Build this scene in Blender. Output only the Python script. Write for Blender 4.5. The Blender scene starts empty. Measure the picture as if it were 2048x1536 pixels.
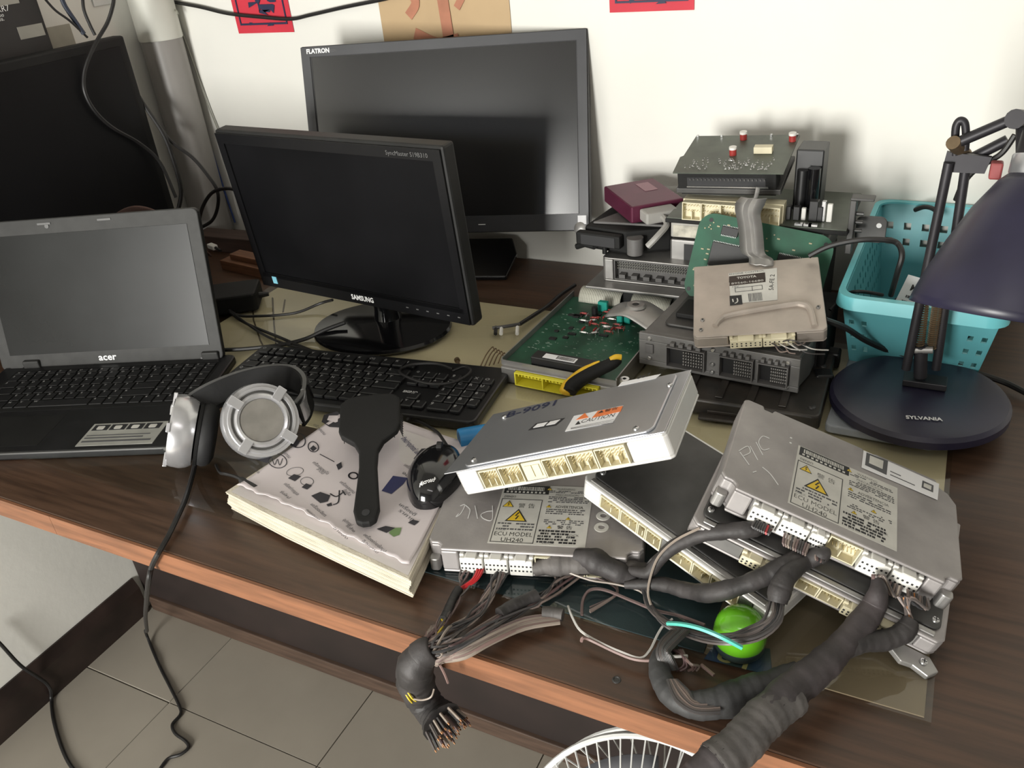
import bpy, bmesh, math, random
EXPOSURE = 0.52
DOORL, DOORT, DOORP = (-.70, -2.04, 1.05), (-.35, 1.0, 1.0), 84
TUBEP = 3
from mathutils import Vector, Matrix
random.seed(7)
scene = bpy.context.scene
COL = scene.collection
R = math.radians
# ------------------------------------------------------------------ camera
FPX = 1683.7
CAMZ, TZ = 1.38, 0.76            # camera height, desk top height
def cam_axes(p, r, y):
    p, r, y = R(p), R(r), R(y)
    fw = Vector((-math.sin(y)*math.cos(p), math.cos(y)*math.cos(p), -math.sin(p)))
    rt = Vector((math.cos(y), math.sin(y), 0)); up = rt.cross(fw)
    return rt*math.cos(r)+up*math.sin(r), -rt*math.sin(r)+up*math.cos(r), fw
RT, UP, FW = cam_axes(30.101, -5.793, 29.053)
CAM = Vector((0, 0, CAMZ))
cd = bpy.data.cameras.new('camera'); cd.sensor_width = 36; cd.lens = FPX/2048*36; cd.clip_start = .02
co = bpy.data.objects.new('camera', cd); COL.objects.link(co)
co.matrix_world = Matrix(((RT.x, UP.x, -FW.x, 0), (RT.y, UP.y, -FW.y, 0), (RT.z, UP.z, -FW.z, CAMZ), (0, 0, 0, 1)))
scene.camera = co
scene.view_settings.view_transform = 'Standard'; scene.view_settings.look = 'None'
scene.view_settings.gamma = 1; scene.view_settings.use_curve_mapping = False
scene.view_settings.exposure = EXPOSURE
# ------------------------------------------------------------------ world and large lights
w = bpy.data.worlds.new('world'); scene.world = w; w.use_nodes = True
w.node_tree.nodes['Background'].inputs[0].default_value = (.75, .85, 1, 1)
w.node_tree.nodes['Background'].inputs[1].default_value = .25
def area(name, loc, target, sx, sy, power, col):
    l = bpy.data.lights.new(name, 'AREA'); l.shape = 'RECTANGLE'; l.size = sx; l.size_y = sy; l.energy = power; l.color = col
    o = bpy.data.objects.new(name, l); COL.objects.link(o); o.location = loc
    o.rotation_euler = (Vector(target)-Vector(loc)).to_track_quat('-Z', 'Y').to_euler(); return o
area('doorway_daylight', DOORL, DOORT, .75, 1.1, DOORP, (1, .985, .93))
area('ceiling_tube_light', (.35, -.5, 2.55), (.35, -.45, 0), 1.2, .12, TUBEP, (1, .95, .93))

# ------------------------------------------------------------------ photo pixel -> place
def ray(px, py): return RT*((px-1024)/FPX) - UP*((py-768)/FPX) + FW
def P(px, py, z=0.):            # on the level z above the desk top
    d = ray(px, py); return CAM + d*((TZ+z-CAMZ)/d.z)
def PY(px, py, Y): d = ray(px, py); return CAM + d*(Y/d.y)
def PX(px, py, X): d = ray(px, py); return CAM + d*(X/d.x)
def PF(px, py): d = ray(px, py); return CAM - d*(CAMZ/d.z)   # on the floor
# ------------------------------------------------------------------ materials
MATS = {}
def mat(name, col, rough=.5, metal=0., var=.12, scale=12., col2=None, bump=0., bscale=120., spec=None, stretch=None, emit=None, coat=0., rvar=.0):
    if name in MATS: return MATS[name]
    m = bpy.data.materials.new(name); m.use_nodes = True; nt = m.node_tree; N = nt.nodes; L = nt.links
    b = N['Principled BSDF']; b.inputs['Roughness'].default_value = rough; b.inputs['Metallic'].default_value = metal
    if spec is not None: b.inputs['Specular IOR Level'].default_value = spec
    if coat: b.inputs['Coat Weight'].default_value = coat; b.inputs['Coat Roughness'].default_value = .08
    tc = N.new('ShaderNodeTexCoord'); mp = N.new('ShaderNodeMapping'); L.new(tc.outputs['Object'], mp.inputs[0])
    if stretch: mp.inputs['Scale'].default_value = stretch
    n = N.new('ShaderNodeTexNoise'); n.inputs['Scale'].default_value = scale; n.inputs['Detail'].default_value = 6; L.new(mp.outputs[0], n.inputs[0])
    cr = N.new('ShaderNodeValToRGB'); e = cr.color_ramp.elements
    c2 = col2 or tuple(max(0, c*(1-2*var)) for c in col)
    e[0].position = .35; e[0].color = (*c2, 1); e[1].position = .65; e[1].color = (*col, 1)
    L.new(n.outputs[0], cr.inputs[0]); L.new(cr.outputs[0], b.inputs['Base Color'])
    if rvar:
        mr = N.new('ShaderNodeMapRange'); mr.inputs[3].default_value = max(0, rough-rvar); mr.inputs[4].default_value = min(1, rough+rvar)
        L.new(n.outputs[0], mr.inputs[0]); L.new(mr.outputs[0], b.inputs['Roughness'])
    if bump:
        n2 = N.new('ShaderNodeTexNoise'); n2.inputs['Scale'].default_value = bscale; n2.inputs['Detail'].default_value = 4; L.new(mp.outputs[0], n2.inputs[0])
        bp = N.new('ShaderNodeBump'); bp.inputs['Strength'].default_value = bump; bp.inputs['Distance'].default_value = .002
        L.new(n2.outputs[0], bp.inputs['Height']); L.new(bp.outputs[0], b.inputs['Normal'])
    MATS[name] = m; return m
def glassmat(name, tint, r=.03):
    if name in MATS: return MATS[name]
    m = bpy.data.materials.new(name); m.use_nodes = True; nt = m.node_tree; N = nt.nodes; L = nt.links
    N.remove(N['Principled BSDF']); out = N['Material Output']
    t = N.new('ShaderNodeBsdfTransparent'); t.inputs[0].default_value = (*tint, 1)
    g = N.new('ShaderNodeBsdfGlossy'); g.inputs['Roughness'].default_value = r
    fr = N.new('ShaderNodeFresnel'); fr.inputs[0].default_value = 1.5
    mx = N.new('ShaderNodeMixShader'); ge = N.new('ShaderNodeNewGeometry'); sb = N.new('ShaderNodeMath'); sb.operation = 'SUBTRACT'; sb.inputs[0].default_value = 1; L.new(ge.outputs['Backfacing'], sb.inputs[1])
    mu = N.new('ShaderNodeMath'); mu.operation = 'MULTIPLY'; L.new(fr.outputs[0], mu.inputs[0]); L.new(sb.outputs[0], mu.inputs[1])
    L.new(mu.outputs[0], mx.inputs[0]); L.new(t.outputs[0], mx.inputs[1]); L.new(g.outputs[0], mx.inputs[2]); L.new(mx.outputs[0], out.inputs[0])
    MATS[name] = m; return m
M_wall = mat('wall_paint', (.80, .79, .74), .7, var=.03, scale=3, bump=.15, bscale=60)
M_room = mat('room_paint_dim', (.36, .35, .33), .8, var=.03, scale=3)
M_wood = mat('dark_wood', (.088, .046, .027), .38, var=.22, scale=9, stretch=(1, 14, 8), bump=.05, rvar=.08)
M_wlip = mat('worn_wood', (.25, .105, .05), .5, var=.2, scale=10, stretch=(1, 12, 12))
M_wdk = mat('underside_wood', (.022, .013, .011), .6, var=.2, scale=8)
M_tile = mat('floor_tile', (.30, .27, .225), .45, var=.05, scale=5)
M_grout = mat('grout', (.10, .085, .06), .9)
M_blk = mat('black_plastic', (.012, .012, .013), .42, var=.2, scale=30)
M_blkg = mat('gloss_black', (.006, .006, .007), .12, var=.1, coat=.3)
M_blks = mat('soft_black', (.010, .010, .010), .65, var=.2, spec=.3)
M_rub = mat('black_rubber', (.014, .013, .013), .5, var=.2, scale=40)
M_scr = mat('screen_dark', (.007, .007, .008), .42, var=.2, scale=5, rvar=.06, spec=.08)
M_scrl = mat('laptop_screen', (.010, .011, .011), .30, var=.3, scale=4, rvar=.12, spec=.22)
M_lapg = mat('laptop_grey', (.040, .040, .039), .55, var=.1, scale=60, spec=.25)
M_key = mat('key_black', (.013, .013, .014), .45, var=.1)
M_leg = mat('print_pale', (.80, .80, .80), .6, var=.02)
M_dimp = mat('print_dim', (.12, .12, .12), .6, var=.02)
M_alu = mat('alu_dull', (.40, .39, .38), .42, .75, var=.14, scale=16, bump=.06, rvar=.1)
M_cast = mat('alu_cast', (.42, .395, .39), .55, .5, var=.16, scale=14, bump=.12, rvar=.08)
M_bright = mat('alu_bright', (.52, .53, .56), .33, .8, var=.06, scale=8, rvar=.06)
M_brside = mat('alu_side_lit', (.82, .81, .79), .45, .35, var=.06, scale=10)  # whiter than the cover metal: glare of the front light put into the colour
M_drk = mat('dark_metal', (.10, .098, .096), .5, .5, var=.25, scale=14, rvar=.1)
M_gm = mat('grey_plastic', (.135, .13, .128), .55, var=.15, scale=20, bump=.1)
M_cream = mat('cream_plastic', (.72, .66, .47), .5, var=.08, scale=25)
M_creamd = mat('cream_deep', (.50, .42, .25), .55, var=.12, scale=25)
M_whitep = mat('white_plastic', (.75, .74, .70), .5, var=.05)
M_pin = mat('pin_metal', (.7, .62, .42), .3, .9, var=.05)
M_label = mat('label_paper', (.62, .61, .57), .55, var=.07, scale=40)
M_labelw = mat('label_white', (.82, .82, .84), .5, var=.03)
M_ink = mat('ink_black', (.02, .02, .022), .6, var=.05)
M_inkg = mat('ink_grey', (.09, .09, .095), .6, var=.05)
M_inkb = mat('ink_blue', (.015, .02, .06), .6, var=.05)
M_yel = mat('hazard_yellow', (.75, .52, .03), .5, var=.05)
M_org = mat('caution_orange', (.85, .22, .06), .5, var=.05)
M_chalk = mat('marker_white', (.75, .75, .75), .7, var=.05)
M_pcb = mat('pcb_green', (.018, .10, .055), .4, var=.25, scale=30, rvar=.1)
M_pcbd = mat('pcb_olive', (.085, .10, .075), .45, var=.2, scale=25)
M_red = mat('red_paper', (.62, .03, .055), .65, var=.06, scale=8)
M_tan = mat('tan_paper', (.52, .37, .21), .7, var=.07, scale=6)
M_redink = mat('red_brush_ink', (.48, .20, .12), .7, var=.15, scale=20)
M_bord = mat('board_beige', (.68, .56, .37), .5, var=.1, scale=4)
M_teal = mat('paper_teal', (.03, .055, .065), .6, var=.2, scale=6)
M_tanp = mat('board_tan', (.26, .19, .12), .6, var=.12, scale=5)
M_page = mat('page_edges', (.74, .68, .56), .75, var=.12, scale=25, bump=.4, bscale=300, stretch=(1, 1, 14))
M_cover = mat('magazine_cover', (.66, .60, .61), .55, var=.05, scale=9)
M_sil = mat('silver_plastic', (.62, .62, .64), .25, .7, var=.05)
M_chrome = mat('brushed_disc', (.55, .53, .50), .3, .9, var=.1, scale=40)
M_pad = mat('ear_pad', (.012, .012, .013), .7, var=.2, bump=.2)
M_aqua = mat('aqua_plastic', (.11, .38, .42), .4, var=.05, scale=10)
M_lamp = mat('lamp_enamel', (.022, .020, .045), .38, var=.2, scale=10, rvar=.08)
M_lampm = mat('lamp_arm', (.035, .033, .038), .45, .4, var=.2)
M_rust = mat('old_brass', (.30, .22, .14), .45, .8, var=.2, scale=30)
M_lime = mat('lime_plastic', (.12, .40, .015), .18, var=.05, coat=.4)
M_yelp = mat('yellow_plastic', (.80, .72, .05), .5, var=.08)
M_grip = mat('grip_yellow', (.80, .48, .02), .45, var=.1, scale=30)
M_blue = mat('blue_plastic', (.02, .22, .50), .4, var=.1)
M_mar = mat('maroon_alu', (.12, .020, .050), .45, .3, var=.1, scale=20)
M_tape = mat('old_tape', (.045, .040, .040), .6, var=.3, scale=40, bump=.5, bscale=90)
M_tapeg = mat('grey_tape', (.11, .10, .095), .65, var=.25, scale=30, bump=.5, bscale=80)
WIRE = [mat('wire_%d' % i, c, .45, var=.1) for i, c in enumerate([(.16, .11, .105), (.10, .085, .08), (.22, .17, .15), (.055, .05, .05), (.12, .07, .07), (.30, .25, .21), (.03, .03, .032)])]
M_wred = mat('wire_red', (.45, .015, .02), .4); M_wyel = mat('wire_yellow', (.6, .45, .03), .4); M_wteal = mat('wire_teal', (.08, .48, .40), .4); M_wwht = mat('wire_white', (.55, .53, .5), .4)
M_pinkw = mat('wire_pink', (.24, .155, .14), .5)
M_copper = mat('copper', (.6, .33, .18), .35, .9)
M_bluec = mat('blue_cord', (.05, .09, .28), .5); M_greyc = mat('grey_cord', (.30, .30, .25), .6)
M_pipe = mat('pipe_grey', (.30, .285, .27), .4, var=.08, scale=4); M_pipew = mat('pipe_white', (.66, .66, .60), .4, var=.04)
M_ribbon = mat('ribbon_cable', (.70, .69, .60), .5, var=.03)
M_tealc = mat('film_cap_teal', (.02, .36, .29), .4); M_resi = mat('resistor_red', (.36, .04, .035), .4)
M_solder = mat('solder', (.7, .7, .7), .25, .9)
M_fan = mat('fan_white', (.72, .72, .70), .4, var=.03)
M_carton = mat('carton_black', (.022, .021, .021), .6, var=.2, scale=10)
M_wdlt = mat('wood_scrap', (.22, .10, .05), .6, var=.2, scale=15, stretch=(1, 8, 8))
M_bag = mat('grey_bag', (.30, .32, .35), .35, var=.12, scale=8)
# ------------------------------------------------------------------ mesh builder
class MB:
    def __init__(s): s.v = []; s.f = []
    def add(s, vs, fs):
        o = len(s.v); s.v += [Vector(q) for q in vs]; s.f += [tuple(i+o for i in q) for q in fs]; return s
    def box(s, x0, y0, z0, x1, y1, z1, m=None):
        vs = [(x, y, z) for z in (z0, z1) for y in (y0, y1) for x in (x0, x1)]
        if m: vs = [m @ Vector(q) for q in vs]
        return s.add(vs, [(0, 2, 3, 1), (4, 5, 7, 6), (0, 1, 5, 4), (2, 6, 7, 3), (0, 4, 6, 2), (1, 3, 7, 5)])
    def cbox(s, c, d, m=None):
        return s.box(c[0]-d[0]/2, c[1]-d[1]/2, c[2]-d[2]/2, c[0]+d[0]/2, c[1]+d[1]/2, c[2]+d[2]/2, m)
    def cyl(s, p, q, r, n=12, r2=None, caps=True):
        p, q = Vector(p), Vector(q); a = (q-p).normalized(); u = a.orthogonal().normalized(); w = a.cross(u); r2 = r if r2 is None else r2
        vs = []
        for c, rr in ((p, r), (q, r2)):
            for i in range(n): t = 2*math.pi*i/n; vs.append(c+(u*math.cos(t)+w*math.sin(t))*rr)
        fs = [(i, (i+1) % n, n+(i+1) % n, n+i) for i in range(n)]
        if caps: fs += [tuple(range(n-1, -1, -1)), tuple(range(n, 2*n))]
        return s.add(vs, fs)
    def tube(s, pts, r, n=6, closed=False):
        pts = [Vector(q) for q in pts]; m = len(pts); vs = []; fs = []; u = None
        for i, c in enumerate(pts):
            if closed: t = pts[(i+1) % m]-pts[i-1]
            else: t = pts[min(i+1, m-1)]-pts[max(i-1, 0)]
            t.normalize()
            u = t.orthogonal().normalized() if u is None else (u-t*u.dot(t)).normalized()
            w = t.cross(u); rr = r[i] if isinstance(r, (list, tuple)) else r
            for k in range(n): a = 2*math.pi*k/n; vs.append(c+(u*math.cos(a)+w*math.sin(a))*rr)
        for i in range(m if closed else m-1):
            j = (i+1) % m
            for k in range(n): fs.append((i*n+k, i*n+(k+1) % n, j*n+(k+1) % n, j*n+k))
        if not closed: fs += [tuple(range(n-1, -1, -1)), tuple((m-1)*n+k for k in range(n))]
        return s.add(vs, fs)
    def prism(s, poly, z0, z1, m=None):
        n = len(poly); vs = [(x, y, z0) for x, y in poly]+[(x, y, z1) for x, y in poly]
        if m: vs = [m @ Vector(q) for q in vs]
        return s.add(vs, [tuple(range(n-1, -1, -1)), tuple(range(n, 2*n))]+[(i, (i+1) % n, n+(i+1) % n, n+i) for i in range(n)])
    def lathe(s, prof, n=32, m=None, closed=False):
        vs = []; fs = []
        for r, z in prof:
            for i in range(n): t = 2*math.pi*i/n; vs.append(Vector((r*math.cos(t), r*math.sin(t), z)))
        if m: vs = [m @ q for q in vs]
        k = len(prof)
        for j in range(k if closed else k-1):
            a = j; b = (j+1) % k
            for i in range(n): fs.append((a*n+i, a*n+(i+1) % n, b*n+(i+1) % n, b*n+i))
        return s.add(vs, fs)
    def grid(s, fn, nu, nv):
        vs = [fn(i/nu, j/nv) for j in range(nv+1) for i in range(nu+1)]
        return s.add(vs, [(j*(nu+1)+i, j*(nu+1)+i+1, (j+1)*(nu+1)+i+1, (j+1)*(nu+1)+i) for j in range(nv) for i in range(nu)])
    def ribbon(s, pts, wdt, z=0., fn=None, th=.0003):   # flat pen stroke in the xy plane
        p = [Vector((*a, 0)) for a in pts]; q = [p[0]]
        for a in p[1:]:
            if (a-q[-1]).length > 1e-5: q.append(a)
        if len(q) < 2: return s
        L_, R_ = [], []
        for i, c in enumerate(q):
            d = (q[min(i+1, len(q)-1)]-q[max(i-1, 0)]).normalized(); nn = Vector((-d.y, d.x, 0))*wdt/2
            if i == 0: c = c-d*wdt*.3
            if i == len(q)-1: c = c+d*wdt*.3
            L_.append(c+nn); R_.append(c-nn)
        o = len(s.v); m = len(q)
        for k in (z, z+th): s.v += [v+Vector((0, 0, k)) for v in L_]+[v+Vector((0, 0, k)) for v in R_]
        for i in range(m-1):
            s.f += [(o+2*m+i, o+3*m+i, o+3*m+i+1, o+2*m+i+1), (o+i+1, o+m+i+1, o+m+i, o+i), (o+i, o+2*m+i, o+2*m+i+1, o+i+1), (o+m+i+1, o+3*m+i+1, o+3*m+i, o+m+i)]
        s.f += [(o, o+m, o+3*m, o+2*m), (o+m-1, o+3*m-1, o+4*m-1, o+2*m-1)]
        return s
    def build(s, name, m, par=None, smooth=False, bev=0., seg=2, world=False, sub=0, solid=0., mtx=None):
        vs = s.v
        if mtx: vs = [mtx @ q for q in vs]
        if world and par is not None:
            inv = rootm(par).inverted(); vs = [inv @ q for q in vs]
        me = bpy.data.meshes.new(name); me.from_pydata([tuple(q) for q in vs], [], s.f); me.update()
        if m: me.materials.append(m)
        o = bpy.data.objects.new(name, me); COL.objects.link(o)
        if par is not None: o.parent = par
        if smooth:
            for p in me.polygons: p.use_smooth = True
            me.set_sharp_from_angle(angle=R(38))
        if solid: md = o.modifiers.new('solid', 'SOLIDIFY'); md.thickness = solid; md.offset = 0
        if bev: md = o.modifiers.new('bevel', 'BEVEL'); md.width = bev; md.segments = seg; md.limit_method = 'ANGLE'; md.angle_limit = R(40)
        if sub: md = o.modifiers.new('sub', 'SUBSURF'); md.levels = md.render_levels = sub
        return o
def rootm(o):
    while o.parent: o = o.parent
    return o.matrix_basis
def tag(o, label=None, cat=None, group=None, kind=None):
    if label: o['label'] = label
    if cat: o['category'] = cat
    if group: o['group'] = group
    if kind: o['kind'] = kind
    return o
def thing(name, label, cat, m=None, group=None):
    o = bpy.data.objects.new(name, None); COL.objects.link(o); o.empty_display_size = .03
    if m is not None: o.matrix_basis = m if isinstance(m, Matrix) else Matrix.Translation(m)
    return tag(o, label, cat, group)
def fr(o, x, y=None, z=None):        # frame from origin, x axis and a y hint (or z hint)
    x = Vector(x).normalized()
    if y is not None: y = Vector(y); y = (y-x*y.dot(x)).normalized(); z = x.cross(y)
    else: z = Vector(z); z = (z-x*z.dot(x)).normalized(); y = z.cross(x)
    o = Vector(o)
    return Matrix(((x.x, y.x, z.x, o.x), (x.y, y.y, z.y, o.y), (x.z, y.z, z.z, o.z), (0, 0, 0, 1)))
def rz(a, o=(0, 0, 0)): return Matrix.Translation(o) @ Matrix.Rotation(R(a), 4, 'Z')
def smoothpath(pts, k=6):            # Catmull-Rom
    pts = [Vector(q) for q in pts]; o = []
    for i in range(len(pts)-1):
        a, b, c, d = pts[max(i-1, 0)], pts[i], pts[i+1], pts[min(i+2, len(pts)-1)]
        for j in range(k):
            t = j/k; o.append(.5*((2*b)+(c-a)*t+(2*a-5*b+4*c-d)*t*t+(3*b-a-3*c+d)*t**3))
    o.append(pts[-1]); return o
def rrect(x0, y0, x1, y1, r, n=5):
    o = []
    for cx, cy, a in ((x1-r, y0+r, -90), (x1-r, y1-r, 0), (x0+r, y1-r, 90), (x0+r, y0+r, 180)):
        for i in range(n+1): t = R(a+90*i/n); o.append((cx+r*math.cos(t), cy+r*math.sin(t)))
    return o
TXT = {}
def txtmesh(body, size, bold=0.):
    k = (body, size, bold)
    if k in TXT: return TXT[k]
    c = bpy.data.curves.new('t', 'FONT'); c.body = body; c.size = size; c.resolution_u = 2; c.offset = bold*size
    o = bpy.data.objects.new('t', c); me = o.to_mesh()
    vs = [v.co.copy() for v in me.vertices]; fs = [tuple(p.vertices) for p in me.polygons]; o.to_mesh_clear()
    bpy.data.objects.remove(o); bpy.data.curves.remove(c); TXT[k] = (vs, fs); return TXT[k]
def mtext(mb, body, size, m=None, bold=0., sx=1., fit=None, center=False, fn=None):
    vs, fs = txtmesh(body, size, bold)
    if not vs: return
    x0 = min(v.x for v in vs); x1 = max(v.x for v in vs)
    if fit: sx = fit/(x1-x0)
    off = -(x0+x1)/2 if center else -x0
    q = [Vector(((v.x+off)*sx, v.y, 0)) for v in vs]
    if m: q = [m @ v for v in q]
    if fn: q = [fn(v) for v in q]
    mb.add(q, fs)
def lettering(body, size, m, par, mt, bold=0., fit=None, center=False, name='lettering', sx=1.):
    mb = MB(); mtext(mb, body, size, m, bold, sx, fit, center); return mb.build(name, mt, par)
def T(x, y, z, rx=0, ry=0, rzz=0):
    return Matrix.Translation((x, y, z)) @ Matrix.Rotation(R(rzz), 4, 'Z') @ Matrix.Rotation(R(ry), 4, 'Y') @ Matrix.Rotation(R(rx), 4, 'X')
def struct(o): o['kind'] = 'structure'; return o
def cable(name, pts, r, m, label=None, cat='cable', par=None, k=6, n=8, group=None, world=True):
    o = MB().tube(smoothpath(pts, k), r, n).build(name, m, par, smooth=True, world=world)
    if label: tag(o, label, cat, group)
    return o
# ================================================================== the room
YW, XL, XR, YB, ZC = 1.386, -1.53, 1.7, -2.1, 2.6
YF = .462                       # desk front edge
fl = struct(MB().box(XL-.1, YB-.1, -.06, XR+.1, YW+.1, -.006).build('floor', M_grout))
TS = .384; tx0, ty0 = -1.266, .687
tm = None
for i in range(-1, 4):
    for j in range(-3, 2):
        x0, y0 = tx0+TS*i, ty0+TS*j; x1, y1 = min(x0+TS, XR), min(y0+TS, YW); xa = max(x0, XL)
        full = xa == x0 and x1 == x0+TS and y1 == y0+TS
        if full and tm:
            o = bpy.data.objects.new('tile', tm); COL.objects.link(o); o.parent = fl; o.location = (x0, y0, 0)
        else:
            o = MB().box(xa-x0+.0012, .0012, -.007, x1-x0-.0012, y1-y0-.0012, 0).build('tile', M_tile, fl, bev=.001, seg=1); o.location = (x0, y0, 0)
            if full: tm = o.data
rest = MB()
for i in range(-1, 8):
    for j in range(-8, 2):
        if -1 <= i < 4 and -3 <= j < 2: continue
        x0, y0 = max(tx0+TS*i, XL), max(ty0+TS*j, YB); x1, y1 = min(tx0+TS*(i+1), XR), min(ty0+TS*(j+1), YW)
        if x1-x0 > .02 and y1-y0 > .02: rest.box(x0+.0012, y0+.0012, -.007, x1-.0012, y1-.0012, 0)
tag(rest.build('far_tiles', M_tile, fl), kind='stuff')
struct(MB().box(XL-.1, YW, -.05, XR+.1, YW+.1, ZC).build('wall_back', M_wall))
struct(MB().box(XL-.1, YB, -.05, XL, YW, ZC).build('wall_left', M_wall))
struct(MB().box(XR, YB, -.05, XR+.1, YW, ZC).build('wall_right', M_room))
struct(MB().box(XL-.1, YB-.1, ZC, XR+.1, YW+.1, ZC+.1).build('ceiling', M_room))
struct(MB().box(-.1, YB-.1, -.05, XR+.1, YB, ZC).box(XL-.1, YB-.1, -.05, -1.3, YB, ZC).box(-1.3, YB-.1, 2.05, -.1, YB, ZC).build('wall_front', M_room))
struct(MB().prism([(0, 0), (.016, 0), (.016, .075), (.010, .088), (.004, .10), (0, .10)], YB, .865, Matrix(((1, 0, 0, XL), (0, 0, 1, 0), (0, 1, 0, 0), (0, 0, 0, 1)))).build('baseboard_left', mat('baseboard_paint', (.035, .022, .018), .4, var=.3)))
# ------------------------------------------------------------------ desk
dk = thing('desk', 'long dark brown wooden desk with worn orange front lip along white wall', 'desk', (0, 0, 0))
DXL, DXR = XL+.002, 1.2
MB().box(DXL, YF+.004, TZ-.03, DXR, YW-.002, TZ).build('desk_top', M_wood, dk, bev=.002)
MB().box(DXL, YF, TZ-.03, -.936, YF+.0038, TZ-.0005).build('front_lip', M_wlip, dk)
MB().box(-.9355, YF, TZ-.03, DXR, YF+.0038, TZ-.0005).build('front_lip', M_wlip, dk)
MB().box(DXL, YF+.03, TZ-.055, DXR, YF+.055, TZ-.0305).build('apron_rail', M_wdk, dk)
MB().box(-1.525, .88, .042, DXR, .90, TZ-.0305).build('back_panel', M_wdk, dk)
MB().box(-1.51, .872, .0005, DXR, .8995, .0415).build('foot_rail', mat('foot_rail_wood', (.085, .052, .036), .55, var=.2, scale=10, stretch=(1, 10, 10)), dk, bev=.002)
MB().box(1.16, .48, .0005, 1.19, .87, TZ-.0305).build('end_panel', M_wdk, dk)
q = P(1233, 1360, 0); MB().lathe([(0, .0004), (.0022, .0004), (.003, .0012), (.004, .0008), (.0042, .0)], 14, Matrix.Translation(q)).build('screw_head', M_drk, dk)
# sheets under the glass
g = tag(MB().box(-1.12, .74, TZ+.0002, .055, 1.173, TZ+.0022).build('backing_board', M_bord), 'beige hardboard sheet lying under the desk glass beneath the keyboard', 'board')
mb = MB()
for pts in ([(505, 600), (507, 640), (520, 680), (530, 700)], [(545, 596), (548, 650), (552, 690)], [(570, 600), (566, 625)]):
    mb.tube([P(x, y, .0022) for x, y in pts], .0016, 5)
mb.build('stain', mat('stain_brown', (.10, .07, .035), .6), g)
tag(MB().box(-.52, .545, TZ+.0002, -.13, .735, TZ+.0016).build('dark_sheet', M_teal), 'dark teal sheet under the glass in front of the connector wires', 'sheet')
tag(MB().box(-.1295, .545, TZ+.0002, .055, .735, TZ+.0016).build('tan_sheet', M_tanp), 'tan sheet under the glass corner beneath the thick wire trunk', 'sheet')
gl = MB().box(-1.13, .536, TZ+.0023, .06, 1.18, TZ+.0073).build('glass_sheet', glassmat('green_glass', (.95, .97, .96)), None)
tag(gl, 'clear glass sheet covering the middle of the desk top', 'glass sheet')
Z0 = .0073                      # top of the glass above the desk top
# ------------------------------------------------------------------ wall things
def poster(name, label, x0, x1, z0, z1, m, cat='poster', rot=0.):
    o = MB().grid(lambda u, v: (x0+(x1-x0)*u, YW-.0012-.0006*math.sin(7*u+5*v), z0+(z1-z0)*v+rot*(u-.5)), 8, 8).build(name, m, None, solid=.0006)
    return tag(o, label, cat)
pl = poster('red_poster', 'red paper charm with dark character and border, left of tan paper', -1.314, -1.172, 1.185, 1.40, M_red)
MB().box(-1.303, YW-.0036, 1.20, -1.183, YW-.0022, 1.2035).box(-1.303, YW-.0036, 1.2035, -1.3, YW-.0022, 1.39).box(-1.186, YW-.0036, 1.2035, -1.183, YW-.0022, 1.39).build('border', M_inkb, pl)
lettering('發', .125, Matrix.Translation((-1.243, YW-.0032, 1.204)) @ Matrix.Rotation(R(90), 4, 'X'), pl, M_inkb, bold=.012, center=True, fit=.095)
pr = poster('red_poster', 'red paper charm at top edge of wall, right of tan paper', -.521, -.383, 1.201, 1.40, M_red)
MB().box(-.511, YW-.0036, 1.2145, -.392, YW-.0022, 1.2175).box(-.511, YW-.0036, 1.2175, -.508, YW-.0022, 1.39).box(-.395, YW-.0036, 1.2175, -.392, YW-.0022, 1.39).build('border', M_inkb, pr)
lettering('發', .125, Matrix.Translation((-.4515, YW-.0032, 1.218)) @ Matrix.Rotation(R(90), 4, 'X'), pr, M_inkb, bold=.012, center=True, fit=.095)
pt = poster('tan_paper', 'large tan paper with faded red brush strokes behind the big monitor', -.965, -.70, 1.13, 1.42, M_tan, 'paper')
mb = MB(); MW = Matrix.Translation((-.83, YW-.0030, 1.16)) @ Matrix.Rotation(R(90), 4, 'X')
for pts, wd in (([(-.005, .25), (0, .10), (.005, .0)], .022), ([(-.06, .015), (-.02, .0), (.02, .005)], .02), ([(-.075, .10), (-.055, .07), (-.07, .05)], .017), ([(.03, .06), (.06, .10), (.075, .13)], .013), ([(-.07, .14), (.08, .17)], .016)):
    s2 = MB().ribbon([(q.x, q.y) for q in smoothpath([(*q, 0) for q in pts], 5)], wd); mb.add([MW @ q for q in s2.v], s2.f)
mb.build('brush_stroke', M_redink, pt)
# drain pipe in the corner
pc = (-1.484, YW-.047)
dp = thing('drain_pipe', 'grey drain pipe with white upper length standing in the wall corner', 'pipe', (pc[0], pc[1], TZ))
def lz(x): return x-TZ
MB().lathe([(.040, .001), (.042, .003), (.042, lz(1.185))], 40).build('lower_pipe', M_pipe, dp, smooth=True)
MB().lathe([(.043, lz(1.1852)), (.044, lz(1.188)), (.044, ZC-TZ-.002)], 40).build('upper_pipe', M_pipew, dp, smooth=True)
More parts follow.
